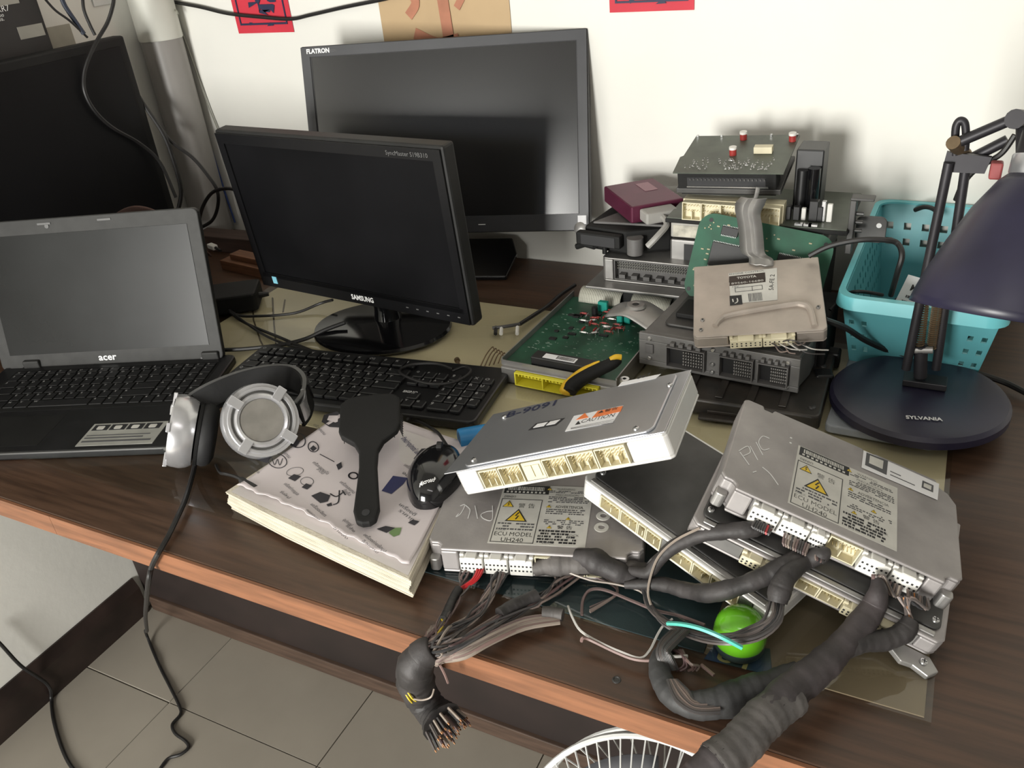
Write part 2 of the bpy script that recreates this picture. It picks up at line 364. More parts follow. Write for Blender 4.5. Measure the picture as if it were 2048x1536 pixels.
# cords on the wall
W1 = YW-.012
nl = thing('nail', 'bent nail with wire knot on the wall beside the drain pipe', 'nail', PY(347, 25, YW-.01))
MB().cyl(PY(347, 25, YW-.0005), PY(340, 15, YW-.03), .0022, 8).build('shank', M_drk, nl, world=True)
MB().tube([PY(347+9*math.cos(t*.7), 28+9*math.sin(t*.7), YW-.012-.002*t) for t in range(10)], .0018, 6).build('wire_knot', M_greyc, nl, world=True, smooth=True)
MB().tube(smoothpath([PY(305, 26, YW-.07), PY(318, 18, YW-.06), PY(330, 24, YW-.04), PY(343, 28, YW-.02)]), .002, 6).build('wire_tail', M_greyc, nl, world=True, smooth=True)
cable('blue_string', [PY(x, y, W1) for x, y in ((347, 36), (346, 60), (356, 105), (375, 160), (398, 225), (420, 290), (445, 370), (465, 430), (470, 445))], .0022, M_bluec, 'thin blue cord hanging from the nail along the pipe', 'string')
cable('grey_string', [PY(x, y, W1+.006) for x, y in ((352, 36), (372, 85), (395, 150), (418, 215), (440, 270), (470, 350), (500, 440))], .0015, M_greyc, 'thin grey cord hanging from the nail over bright wall', 'cord')
cable('wall_cable', [PY(x, y, YW-.008) for x, y in ((300, -14), (340, 2), (400, 14), (455, 27), (520, 34), (580, 38), (620, 30), (690, 14), (760, 0), (800, -10))], .0034, M_rub, 'black cable swagged across the red charm on the wall')
# ------------------------------------------------------------------ dark television by the left wall and carton behind it
tv = thing('television', 'large dark flat television standing along the left wall behind the laptop', 'television', (-1.44, .90, TZ))
MB().box(-.028, -.33, .045, 0, .312, .452).build('housing', M_blks, tv, bev=.004)
MB().box(.0002, -.312, .075, .0012, .294, .435).build('screen', mat('tv_screen', (.005, .005, .006), .5, var=.1, spec=.2), tv)
MB().box(-.03, -.10, 0, .05, .10, .010).box(-.025, -.03, .01, -.01, .03, .06).build('stand', M_blks, tv, bev=.002)
MB().box(-.0275, -.33, .4525, -.002, -.02, .4555).build('dust_strip', mat('dust_grey', (.10, .10, .09), .8), tv)
cb = thing('black_carton', 'black printed carton standing behind the television at top left', 'carton', (-1.505, .90, TZ))
yb = PX(88, 40, -1.475).y-.90
MB().box(-.022, -.30, 0, .03, yb, .75).build('carton_body', M_carton, cb, bev=.002)
q = PX(62, 60, -1.4745); MB().box(.0302, q.y-.925, q.z-TZ-.012, .0308, q.y-.925+.05, q.z-TZ+.008).build('tape_label', mat('old_label', (.34, .33, .29), .6), cb)
q = PX(28, 5, -1.4745); MB().box(.0302, q.y-.95, q.z-TZ-.002, .0308, q.y-.95+.06, q.z-TZ+.03).build('print_panel', mat('old_label', (.34, .33, .29), .6), cb)
mtx = Matrix(((0, 0, 1, 0), (1, 0, 0, 0), (0, 1, 0, 0), (0, 0, 0, 1)))
for k, (s, yy, sz) in enumerate((('XR7', 20, .014), ('ooo', 30, .009), ('oos.', 38, .009))):
    q = PX(2, yy+4, -1.4745); lettering(s, sz, Matrix.Translation((.0306, q.y-.90-.008, q.z-TZ)) @ mtx, cb, M_leg)
pp = PX(115, 62, -1.50)
tag(MB().box(-1.5285, pp.y-.03, TZ+.36, -1.5265, pp.y+.05, pp.z+.006).build('paper_sheet', mat('old_paper', (.42, .40, .33), .7)), 'pale paper sheet on the left wall beside the black carton', 'paper')
pp = PX(215, 5, -1.5)
tag(MB().box(-1.5285, pp.y-.01, pp.z-.005, -1.5265, pp.y+.035, pp.z+.12).build('paper_sheet', mat('white_paper', (.70, .70, .68), .7)), 'white paper on the left wall beside the drain pipe', 'paper')
XT = -1.432
cable('left_cable', [PX(*q, x) for q, x in (((228, -12), -1.40), ((226, 10), -1.40), ((215, 45), -1.41), ((196, 78), -1.42), ((178, 115), -1.425), ((168, 150), XT), ((170, 185), XT), ((190, 222), XT), ((225, 255), XT), ((280, 287), XT), ((320, 325), -1.42), ((352, 395), -1.40))], .0034, M_rub, 'thick black cable drooping over the dark television screen')
cable('left_cable', [PX(*q, x) for q, x in (((165, -8), -1.46), ((168, 20), -1.46), ((180, 50), -1.455), ((190, 70), -1.45))], .0030, M_rub, 'short black cable dropping behind the television top edge')
cable('left_cable', [PX(*q, x) for q, x in (((85, -8), -1.46), ((110, 20), -1.46), ((140, 42), -1.455), ((175, 75), -1.452))], .0022, M_rub, 'thin black cable crossing the pale paper beside the carton')
cable('flat_cable', [PX(*q, x) for q, x in (((122, -8), -1.462), ((130, 12), -1.462), ((150, 42), -1.457), ((168, 68), -1.452))], .0042, mat('navy_cable', (.018, .025, .045), .5), 'navy cable running down to the television top edge')
cable('left_cable', [PY(*q, Y) for q, Y in (((258, 160), 1.20), ((285, 205), 1.215), ((325, 265), 1.22), ((345, 315), 1.22), ((362, 380), 1.215), ((355, 425), 1.2))], .0042, M_rub, 'thick black cable running down beside the television edge')
cable('left_cable', [PY(*q, 1.235) for q in ((320, 255), (345, 285), (385, 315), (415, 350), (434, 380), (436, 410), (425, 440), (402, 455))], .0036, M_rub, 'black cable bending across the drain pipe behind the laptop')
cable('left_cable', [PY(*q, Y) for q, Y in (((480, 383), 1.16), ((455, 377), 1.18), ((425, 385), 1.2), ((405, 415), 1.2), ((395, 458), 1.2))], .0036, M_rub, 'black cable looping from the black monitor to behind the laptop')
# ================================================================== monitors
def monitor_frame(t, yaw, tilt):   # local x right, y away, z up; origin bottom centre of the front face
    return Matrix.Translation(t) @ Matrix.Rotation(R(yaw), 4, 'Z') @ Matrix.Rotation(R(-tilt), 4, 'X')
def facetext(s, size, x, z, par, m, y=-.0008, **k):
    return lettering(s, size, Matrix.Translation((x, y, z)) @ Matrix.Rotation(R(90), 4, 'X'), par, m, **k)
# black monitor in front
ms = monitor_frame((-.812, .987, .828), -5.2, -4.3)
th = thing('computer_monitor', 'glossy black monitor on oval foot behind the keyboard, screen off', 'monitor', ms)
W, H = .443, .275
MB().box(-W/2, .0, 0, W/2, .026, H).build('housing', mat('dusty_black', (.018, .018, .018), .55, var=.2, spec=.3), th, bev=.004)
mb = MB(); mb.box(-W/2+.012, -.004, .022, W/2-.012, -.0005, .030); mb.box(-W/2+.004, -.004, H-.02, W/2-.004, -.0005, H-.004)
mb.box(-W/2+.004, -.004, .004, W/2-.004, -.0005, .0295); mb.box(-W/2+.004, -.004, .0295, -W/2+.018, -.0005, H-.02); mb.box(W/2-.018, -.004, .0295, W/2-.004, -.0005, H-.02)
mb.build('bezel', mat('bezel_black', (.008, .008, .009), .3, var=.1, spec=.25), th)
MB().box(-W/2+.018, -.0015, .0295, W/2-.018, -.0004, H-.02).build('screen', M_scr, th)
MB().lathe([(.11, 0), (.10, .018), (.07, .03), (0, .034)], 24, T(0, .026, .14, -90)).build('back_cover', M_blk, th, smooth=True)
facetext('SAMSUNG', .0125, -.012, .011, th, M_leg, y=-.0046, bold=.03, fit=.046, name='maker_lettering')
facetext('SyncMaster S19B310', .009, .125, H-.0155, th, M_dimp, y=-.0046, fit=.072, name='model_lettering')
MB().box(-W/2+.033, -.0052, .012, -W/2+.043, -.0042, .025).build('sticker', mat('sky_sticker', (.20, .50, .62), .5), th)
for i in range(6): MB().box(.10+i*.0195, -.0048, .014, .1045+i*.0195, -.0041, .0155).build('button_mark', M_dimp, th)
inv = ms.inverted()
bc = Vector((-.803, 1.02, TZ+Z0)); mbz = Matrix.Translation(bc) @ Matrix.Rotation(R(12), 4, 'Z') @ Matrix.Diagonal((1.16, .92, 1, 1))
MB().lathe([(.0, .0001), (.100, .0001), (.103, .004), (.101, .009), (.07, .013), (.0, .016)], 48, inv @ mbz).build('foot', M_blkg, th, smooth=True)
MB().lathe([(.024, 0), (.021, .02), (.020, .085)], 24, inv @ Matrix.Translation(bc+Vector((0, .02, .012)))).build('neck', M_blkg, th, smooth=True)
# wide monitor behind
yaw, tilt = 15.3, 14.5
ml = monitor_frame((-.784, 1.237, .86), yaw, tilt)
th = thing('computer_monitor', 'wide charcoal monitor leaning back towards the wall behind the black monitor', 'monitor', ml)
W, H = .51, .33
MB().box(-W/2, .0, 0, W/2, .03, H).build('housing', mat('charcoal_plastic', (.03, .03, .034), .42, var=.1), th, bev=.003)
mb = MB(); B = .018
mb.box(-W/2+.002, -.003, .002, W/2-.002, -.0003, .030).box(-W/2+.002, -.003, H-B, W/2-.002, -.0003, H-.002).box(-W/2+.002, -.003, .030, -W/2+B, -.0003, H-B).box(W/2-B, -.003, .030, W/2-.002, -.0003, H-B)
mb.build('bezel', mat('charcoal_bezel', (.045, .046, .052), .38, var=.1), th)
MB().box(-W/2+B, -.0012, .030, W/2-B, -.0003, H-B).build('screen', mat('matte_screen', (.014, .014, .015), .20, var=.1, scale=4, spec=.95), th)
MB().box(-W/2+B, -.0016, H-B-.0012, W/2-B, -.0011, H-B).box(-W/2+B, -.0016, .03, -W/2+B+.0025, -.0011, H-B-.0012).box(W/2-B-.0015, -.0016, .03, W/2-B, -.0011, H-B-.0012).build('screen_gap', M_ink, th)
facetext('FLATRON', .0105, -W/2+.013, H-.0125, th, M_leg, y=-.0034, bold=.04, fit=.043, name='maker_lettering')
facetext('E2241', .005, -W/2+.058, H-.0115, th, M_dimp, y=-.0034, name='model_lettering')
MB().box(W/2-.021, -.0035, .012, W/2-.006, -.003, .027).build('sticker', M_labelw, th)
MB().box(.055, -.0034, .014, .068, -.003, .0155).build('power_mark', M_leg, th)
inv = ml.inverted()
a, b, c2 = PY(1062, 482, 1.372), P(1012, 556, .006), P(800, 530, .004)
x = (b-Vector((b.x-.24, b.y-.045, b.z))).normalized()
mz = fr(b, (.965, .26, 0), a-b)
dd = (a-b).length
MB().prism([(-.23, 0), (0, 0), (.012, dd*.6), (-.003, dd), (-.21, dd), (-.245, dd*.6)], -.006, .004).build('foot', M_blkg, th, bev=.002, mtx=inv @ mz)
MB().cyl(mz @ Vector((-.13, dd*.6, .004)), ml @ Vector((-.04, .028, .03)), .022, 16).build('neck', M_blk, th, smooth=True, world=True)
# ------------------------------------------------------------------ laptop
X = Vector((.923, .384, .007)).normalized(); U = Vector((-.096, .213, .972))
hz = Vector((-1.170, .784, 0)); xh = Vector((.923, .384, 0)).normalized(); yh = Vector((-.384, .923, 0)).normalized()
mlap = fr((hz.x, hz.y, TZ+.0005), xh, yh)
lp = thing('laptop', 'open grey laptop with dark screen at the left end of the desk', 'laptop', mlap)
BW, BD, BT = .392, .262, .013
mb = MB().prism(rrect(-BW/2, -BD, BW/2+.006, .004, .014), .0, BT); mb.build('base', M_blk, lp, bev=.003)
MB().prism(rrect(-BW/2+.002, -BD+.0005, BW/2+.004, -BD+.0035, .001), BT-.006, BT-.001).build('front_trim', mat('trim_steel', (.2, .2, .19), .4, .6), lp)
mlid = fr(Vector((-1.178, .781, .794))-U.normalized()*.026, X, None, U)
iv = mlap.inverted()
lid = MB().prism(rrect(-.192, 0, .192, .243, .010), -.003, .008, Matrix(((1, 0, 0, 0), (0, 0, 1, 0), (0, 1, 0, 0), (0, 0, 0, 1)))).build('lid', M_lapg, lp, bev=.0015, mtx=iv @ mlid)
MB().box(-.172, -.0038, .026, .172, -.0031, .2195).build('screen', M_scrl, lid, mtx=iv @ mlid)
mt = Matrix.Translation((-.004, -.0036, .010)) @ Matrix.Rotation(R(90), 4, 'X')
lettering('acer', .016, iv @ mlid @ mt, lid, M_leg, bold=.02, center=True, fit=.031, name='maker_lettering')
MB().cyl((-.056, -.0032, .231), (-.056, -.0042, .231), .0035, 12).build('webcam', M_dimp, lid, mtx=iv @ mlid)
for xx in (-.165, -.06, .04, .165): MB().box(xx-.011, -.0042, .2335 if abs(xx) < .1 else .003, xx+.011, -.003, .2365 if abs(xx) < .1 else .0055).build('rubber_bumper', M_dimp, lid, mtx=iv @ mlid)
for xx in (-.145, .163): MB().box(xx-.014, -.012, BT-.003, xx+.014, .010, BT+.012).build('hinge', M_lapg, lp, bev=.002)
MB().prism(rrect(-BW/2+.03, -.150, BW/2-.012, -.022, .004), BT-.001, BT+.0002).build('keyboard_deck', M_blks, lp)
rows = [[1]*19, [1]*14+[1.6, .9, 1, 1, 1][:4], [1.5]+[1]*12+[1.5, 1, 1, 1, 1], [1.8]+[1]*11+[2.2, 1, 1, 1, 1], [2.3]+[1]*10+[2.7, 1, 1, 1, 1], [1.3, 1, 1, 1.2, 5.2, 1.2, 1, 1.2, 1, 1, 1, 1.2, 1]]
kw = BW-.05; keycache = {}
leg = MB(); LET = 'QWERTYUIOPASDFGHJKLZXCVBNM1234567890'
def keyrow(par, y, rowh, x0, wid, unit, z, prefix, h=.0022, bev=.0006, m=M_key, gap=.0026, lz_=.0003, lm=None, ls=.0058):
    tot = sum(unit); xx = x0
    for i, u in enumerate(unit):
        ww = wid*u/tot; kk = (prefix, round(ww, 4), round(rowh, 4))
        if kk not in keycache:
            o = MB().box(gap/2, gap/2, 0, ww-gap/2, rowh-gap/2, h).build('key', m, par, bev=bev, seg=1); keycache[kk] = o.data
            o.location = (xx, y, z)
        else:
            o = bpy.data.objects.new('key', keycache[kk]); COL.objects.link(o); o.parent = par; o.location = (xx, y, z)
            md = o.modifiers.new('bevel', 'BEVEL'); md.width = bev; md.segments = 1
        if lm is not None: mtext(lm, random.choice(LET), ls, Matrix.Translation((xx+gap/2+.002, y+rowh-gap/2-ls*.8-.001, z+h+lz_)), .03)
        xx += ww
for r_, u in enumerate(rows):
    hh = .012 if r_ == 0 else .0208
    y1 = -.026-(0 if r_ == 0 else .012+(r_-1)*.0208)
    keyrow(lp, y1-hh, hh, -BW/2+.035, kw, u, BT+.0003, 'l', h=.0018, lm=leg)
tag(leg.build('key_legends', mat('print_key', (.32, .32, .32), .6), lp), kind='stuff')
st = MB().box(.060, -.252, BT-.0002, .172, -.196, BT+.0005).build('spec_sticker', mat('sticker_grey', (.40, .40, .37), .4, var=.1, scale=30), lp)
for i in range(4):
    MB().box(.064+i*.026, -.214, BT+.0005, .087+i*.026, -.2, BT+.0009).build('icon_tile', M_ink, st)
    MB().prism(rrect(.070+i*.026, -.212, .081+i*.026, -.2035, .002), BT+.0009, BT+.0012).build('icon', M_label, st)
MB().box(.064, -.244, BT+.0005, .165, -.240, BT+.0008).box(.064, -.235, BT+.0005, .15, -.232, BT+.0008).box(.064, -.228, BT+.0005, .158, -.226, BT+.0008).build('print_lines', M_inkg, st)
MB().box(-.12, -.245, BT-.0003, .0, -.165, BT+.0002).build('touchpad', M_blks, lp)
# ------------------------------------------------------------------ desk keyboard
mk = rz(6.6, P(530, 697, .013)+Vector((.0, 0, 0))); mk.translation.z = TZ+Z0
kb = thing('keyboard', 'black full-size wired computer keyboard in front of the black monitor', 'keyboard', mk)
KW, KD = .432, .150
o = MB().prism(rrect(0, -KD, KW, 0, .012), 0, .014).build('case', M_blk, kb, bev=.003)
kr = [[1, .6, 1, 1, 1, 1, .3, 1, 1, 1, 1, .3, 1, 1, 1, 1], [1]*13+[2], [1.5]+[1]*12+[1.5], [1.8]+[1]*11+[2.2], [2.3]+[1]*10+[2.7], [1.3, 1.2, 1.2, 5.5, 1.2, 1.2, 1.2, 1.3]]
lg2 = MB()
for r_, u in enumerate(kr):
    y1 = -.016-(0 if r_ == 0 else .006+r_*.0192)
    keyrow(kb, y1-.0188, .0188, .012, .278, u, .0142, 'k', h=.0055, bev=.0012, gap=.0022, lm=lg2, ls=.0072)
    if r_ in (1, 2): keyrow(kb, y1-.0188, .0188, .297, .054, [1, 1, 1], .0142, 'n', h=.0055, bev=.0012, gap=.0022, lm=lg2)
    if r_ == 4: keyrow(kb, y1-.0188, .0188, .315, .018, [1], .0142, 'u', h=.0055, bev=.0012, gap=.0022, lm=lg2)
    if r_ == 5: keyrow(kb, y1-.0188, .0188, .297, .054, [1, 1, 1], .0142, 'n', h=.0055, bev=.0012, gap=.0022, lm=lg2)
    if r_ in (1, 2, 3, 4, 5): keyrow(kb, y1-.0188, .0188, .355, .068 if r_ < 5 else .051, [1, 1, 1, 1] if r_ < 5 else [2, 1], .0142, 'p', h=.0055, bev=.0012, gap=.0022, lm=lg2, ls=.0085)
tag(lg2.build('key_legends', mat('print_key', (.32, .32, .32), .6), kb), kind='stuff')
lettering('SIGNO', .0075, T(.300, -.096, .0146, 0, 0, 0), kb, M_leg, bold=.02, name='maker_lettering')
cable('keyboard_cable', [P(905, 742, .03), P(930, 733, .034), P(940, 745, .034), P(905, 765, .034), P(850, 766, .034), P(800, 745, .03), P(820, 730, .03), P(870, 727, .03), P(905, 738, .028)], .0022, M_rub, 'thin black cable looped on top of the desk keyboard')
for k, (pts, r_, lb) in enumerate((([(430, 590, .03), (470, 628, .012), (520, 632, .011), (590, 626, .011), (640, 607, .02), (665, 600, .03)], .0026, 'black cable curving under the left corner of the black monitor'),
    ([(440, 600, .02), (480, 640, .011), (560, 675, .011), (620, 700, .012), (660, 712, .012), (700, 715, .012)], .0026, 'black cable slanting from the adapter to the keyboard back edge'),
    ([(470, 630, .014), (520, 665, .011), (570, 688, .0115), (640, 704, .012)], .0022, 'thinner black cable beside the slanting adapter cable'),
    ([(440, 700, .012), (490, 698, .011), (560, 690, .0115), (610, 678, .012), (650, 660, .022), (690, 645, .03)], .0036, 'thick black cable from the laptop over the oval monitor foot'))):
    cable('desk_cable', [P(*q) for q in pts], r_, M_rub, lb)
ad = thing('power_adapter', 'dark power adapter brick behind the laptop screen edge', 'adapter', rz(33, P(462, 640, .0)+Vector((0, .01, Z0))))
MB().prism(rrect(-.075, 0, .045, .075, .008), 0, .034).build('case', M_blks, ad, bev=.004)
MB().cyl((.045, .035, .016), (.062, .035, .016), .006, 10, .004).build('strain_relief', M_rub, ad)
wd = thing('wood_scrap', 'short reddish wood scrap lying behind the power adapter', 'wood', rz(-8, P(450, 545, 0)+Vector((0, .01, 0))))
MB().box(-.02, 0, 0, .16, .03, .02).build('lower_piece', M_wdlt, wd, bev=.001); MB().box(0, .012, .0203, .14, .04, .032).build('upper_piece', M_wdlt, wd, bev=.001)
wd = thing('wood_block', 'long dark wooden block lying against the wall below the pipe', 'wood', rz(2, (-1.46, 1.30, TZ)))
MB().box(0, -.05, 0, .34, .0, .035).build('block', mat('block_wood', (.075, .045, .036), .6, var=.2, scale=10, stretch=(1, 8, 8)), wd, bev=.002)
pg = thing('cable_plug', 'small white plug on the dark wooden block', 'plug', rz(-18, P(415, 497, .036)))
MB().box(0, 0, 0, .026, .012, .010).build('plug_body', M_whitep, pg, bev=.002); MB().cyl((.026, .006, .005), (.05, .004, .004), .003, 8).build('strain_relief', M_rub, pg)
fb = thing('folded_cloth', 'brownish cloth edge showing above the laptop lid', 'cloth', PY(285, 432, 1.02))
MB().grid(lambda u, v: (-.09+.18*u, .05*v, -.01-.08*v+.028*math.sin(math.pi*u)), 12, 6).build('fold', mat('cloth_brown', (.16, .09, .075), .8, var=.2), fb, smooth=True, solid=.004)
MB().box(-.06, .01, TZ-fb.matrix_basis.translation.z+.001, .06, .04, -.05).build('body', mat('cloth_brown', (.16, .09, .075), .8), fb, bev=.01)
# ================================================================== control units
def LOC(m, px, py, z=0.):          # photo pixel -> local (x, y) on the plane z of frame m
    iv = m.inverted(); o = iv @ CAM; d = iv.to_3x3() @ ray(px, py); t = (z-o.z)/d.z; return (o.x+d.x*t, o.y+d.y*t)
def quad(m, cs, z0, z1): return MB().prism([LOC(m, *c, z0) for c in cs], z0, z1)
def ltext(m, s, a, b, h, z, par, mt, bold=0., name='lettering', flip=False):
    A, B = Vector((*LOC(m, *a), 0)), Vector((*LOC(m, *b), 0)); d = B-A; ang = math.degrees(math.atan2(d.y, d.x))
    return lettering(s, h, T(A.x, A.y, z, 0, 0, ang), par, mt, bold=bold, fit=d.length, name=name)
def dashes(x0, x1, y0, y1, rows, z, par, mt=M_inkg, seed=1, name='print_lines', dens=.8, fill=.45):
    r = random.Random(seed); mb = MB(); rh = (y1-y0)/rows
    for i in range(rows):
        x = x0; y = y1-(i+1)*rh
        while x < x1-.001:
            l = r.uniform(.001, .005); l = min(l, x1-x)
            if r.random() < dens: mb.box(x, y+rh*.25, z, x+l, y+rh*(.25+fill), z+.0002)
            x += l+r.uniform(.0005, .0012)
    return mb.build(name, mt, par)
def case(par, poly, T_, pocket, m, ph=.003, bev=.0015, name='case'):
    # plan outline, full plates at top and bottom and a front pocket for the connectors
    mb = MB()
    if pocket:
        x0, x1, dp = pocket; xs = sorted(poly)
        front = [(x0, 0), (x0, dp), (x1, dp), (x1, 0)]
        # outline starts on the front edge: insert the pocket between the last and the first point
        mb.prism(poly[:1]+front+poly[1:], -T_+ph, -ph); mb.prism(poly, -ph, 0); mb.prism(poly, -T_, -T_+ph)
    else: mb.prism(poly, -T_, 0)
    return mb.build(name, m, par, bev=bev)
def socket(par, x0, x1, z0, z1, dp, m=M_cream, pins=(8, 2), y=0., fins=1, md=M_creamd, seed=0):
    w = .0011; mb = MB()
    mb.box(x0, y-.001, z0, x1, y+dp, z0+w).box(x0, y-.001, z1-w, x1, y+dp, z1).box(x0, y-.001, z0+w, x0+w, y+dp, z1-w).box(x1-w, y-.001, z0+w, x1, y+dp, z1-w)
    mb.box(x0+w, y+dp-.001, z0+w, x1-w, y+dp, z1-w)
    for k in range(fins):
        xx = x0+(x1-x0)*(k+1)/(fins+1); mb.box(xx-.0005, y+.001, z0+w, xx+.0005, y+dp-.001, z0+(z1-z0)*.45)
    r = random.Random(seed)
    for k in range(3):
        xx = r.uniform(x0+.002, x1-.004); mb.box(xx, y+.0005, z1-.0028, xx+.0012, y+.005, z1-w)
    o = mb.build('socket', m, par)
    pn = MB()
    for j in range(pins[1]):
        for i in range(pins[0]):
            xx = x0+(x1-x0)*(i+.7)/(pins[0]+.4); zz = z0+(z1-z0)*(.45+.3*j/(max(1, pins[1]-1) or 1)); pn.box(xx-.0004, y+dp*.25, zz-.0004, xx+.0004, y+dp-.001, zz+.0004)
    tag(pn.build('pins', M_pin, o), kind='stuff'); return o
def plug(par, x0, x1, z0, z1, y, m=M_whitep, n=6):
    mb = MB().box(x0, y-.008, z0, x1, y+.006, z1).box(x0+(x1-x0)*.25, y-.010, z1, x1-(x1-x0)*.25, y+.001, z1+.0025).box(x0-.0006, y-.004, z1-.003, x0+.004, y+.002, z1+.002).box(x1-.004, y-.004, z1-.003, x1+.0006, y+.002, z1+.002)
    o = mb.build('plug', m, par, bev=.0008, seg=1)
    h = MB()
    for j in range(2):
        for i in range(n):
            xx = x0+(x1-x0)*(i+.5)/n; zz = z0+(z1-z0)*(.35+.3*j); h.box(xx-.0009, y-.0084, zz-.0009, xx+.0009, y-.0078, zz+.0009)
    h.build('wire_holes', M_ink, o); return o
def screw(par, x, y, z, m=M_solder, r=.0035):
    o = MB().lathe([(0, .0022), (r*.5, .0022), (r*.9, .0014), (r, 0)], 12, T(x, y, z)).build('screw', m, par, smooth=True)
    MB().box(x-r*.6, y-.0004, z+.0018, x+r*.6, y+.0004, z+.0024).box(x-.0004, y-r*.6, z+.0018, x+.0004, y+r*.6, z+.0024).build('slot', M_ink, o)
def hazard(par, x, y, s, z, bolt=True):
    def tri(k): return [(x-s*k*.577, y+s*(1-k)*.33), (x+s*k*.577, y+s*(1-k)*.33), (x, y+s*(1-k)*.33+s*k)]
    o = MB().prism(tri(1), z, z+.0002).build('hazard_sign', M_ink, par)
    MB().prism(tri(.78), z+.0002, z+.0004).build('sign_face', M_yel, o)
    MB().ribbon([(x+s*.05, y+s*.68), (x-s*.08, y+s*.42), (x+s*.07, y+s*.42), (x-s*.03, y+s*.16)], s*.07, z+.0004, th=.0002).build('bolt_mark', M_ink, o)
def ecu_sticker(par, x, y, w, h, seed):
    s = MB().box(x, y, .0001, x+w, y+h, .0004).build('warning_sticker', M_label, par)
    def q(u, v): return x+w*u, y+h*v
    z = .0004
    # barcode block at the top left
    bx = MB().box(*q(.02, .84), z, *q(.52, .99), z+.0002).build('code_panel', M_ink, s)
    mb = MB(); r = random.Random(seed); xx = x+w*.06
    while xx < x+w*.46: l = r.uniform(.0004, .0014); mb.box(xx, y+h*.90, z+.0002, xx+l, y+h*.965, z+.0004); xx += l+r.uniform(.0004, .001)
    for k in range(10): mb.box(x+w*(.05+.045*k), y+h*.855, z+.0002, x+w*(.075+.045*k), y+h*.88, z+.0004)
    mb.build('code_bars', M_label, bx)
    fr_ = MB(); X0, Y0 = q(.02, .02); X1, Y1 = q(.47, .74); t = .0007
    fr_.box(X0, Y0, z, X1, Y0+t, z+.0002).box(X0, Y1-t, z, X1, Y1, z+.0002).box(X0, Y0+t, z, X0+t, Y1-t, z+.0002).box(X1-t, Y0+t, z, X1, Y1-t, z+.0002); fr_.build('border', M_ink, s)
    lettering('DENSO', .005, T(*q(.04, .765), z), s, M_ink, fit=w*.13, bold=.02)
    lettering('ECU MODEL', .0088, T(*q(.045, .125), z), s, M_ink, fit=w*.40, bold=.0)
    lettering('UH240', .0088, T(*q(.13, .035), z), s, M_ink, fit=w*.23, bold=.0)
    lettering('警 告', .0085, T(*q(.22, .60), z), s, M_ink, fit=w*.18)
    hazard(s, *q(.11, .60), h*.11, z); hazard(s, *q(.235, .36), h*.21, z)
    dashes(x+w*.05, x+w*.44, y+h*.21, y+h*.345, 3, z, s, seed=seed)
    lettering('LOCK', .004, T(*q(.05, .205), z), s, M_inkg)
    hazard(s, *q(.52, .92), h*.05, z); lettering('WARNING', .005, T(*q(.60, .93), z), s, M_ink, fit=w*.2)
    lettering('PRECAUCION', .0052, T(*q(.60, .825), z), s, M_ink, fit=w*.25); lettering('ADVERTENCIA', .0062, T(*q(.62, .615), z), s, M_ink, fit=w*.30, bold=.015)
    hazard(s, *q(.55, .615), h*.05, z); hazard(s, *q(.78, .42), h*.05, z); hazard(s, *q(.60, .27), h*.05, z)
    lettering('警 告', .006, T(*q(.68, .275), z), s, M_ink, fit=w*.16, bold=.01)
    dashes(x+w*.53, x+w*.97, y+h*.87, y+h*.92, 2, z, s, seed=seed+1); dashes(x+w*.53, x+w*.97, y+h*.70, y+h*.815, 4, z, s, seed=seed+2)
    dashes(x+w*.53, x+w*.95, y+h*.50, y+h*.60, 3, z, s, seed=seed+3); dashes(x+w*.53, x+w*.95, y+h*.33, y+h*.42, 3, z, s, seed=seed+4, dens=.6)
    dashes(x+w*.50, x+w*.90, y+h*.03, y+h*.25, 5, z, s, M_ink, seed=seed+5, fill=.6)
    lettering('LOCK', .0048, T(*q(.80, .16), z), s, M_ink); lettering('LOCK', .0048, T(*q(.56, .025), z), s, M_ink)
    return s
def cast_outline(W, D, r=.007):     # starts on the front edge; mounting notches cut into the outline
    n = .006
    def U(x, dx): return [(x+n, D), (x+n*.7, D-.006), (x-n*.7, D-.006), (x-n, D)]
    p = [(.016, 0), (W-.016, 0), (W-.016, .006), (W-.012, .010), (W-.004, .010), (W, .016), (W, D-.03), (W-.008, D-.016), (W-.016, D-.012), (W-.02, D)]
    p += U(W*.6, n)+U(W*.12, n)+[(.004, D), (0, D-.004), (0, .016), (.004, .010), (.012, .010), (.016, .006)]
    return p
def cast_unit(name, label, m, W, D, T_, sockets, seed):
    t = thing(name, label, 'control unit', m)
    case(t, cast_outline(W, D), T_, (.034, W-.030, .012), M_cast, ph=.0035, bev=.002)
    for x in (.0012, W-.0125): MB().prism(rrect(x, .0005, x+.0115, .0125, .004), -T_, -T_+.016).build('mounting_foot', M_alu, t, bev=.0015)
    n = len(sockets); x = .036; tot = sum(s[0] for s in sockets); Wd = W-.030-.002-x
    for i, (u, k) in enumerate(sockets):
        w_ = Wd*u/tot
        if k == 's': socket(t, x+.0006, x+w_-.0006, -T_+.0045, -.0042, .011, seed=i)
        else: plug(t, x+.001, x+w_-.001, -T_+.0055, -.0065, .002)
        x += w_
    ecu_sticker(t, .064, .012, .102, .100, seed)
    return t
def strokes(par, m, lines, wd, mt, z=.0002, name='handwriting', smooth=True):
    mb = MB()
    for l in lines:
        p = [LOC(m, *q) for q in l]
        if len(p) > 2 and smooth: p = [(v.x, v.y) for v in smoothpath([(*q, 0) for q in p], 5)]
        mb.ribbon(p, wd, z)
    return mb.build(name, mt, par)
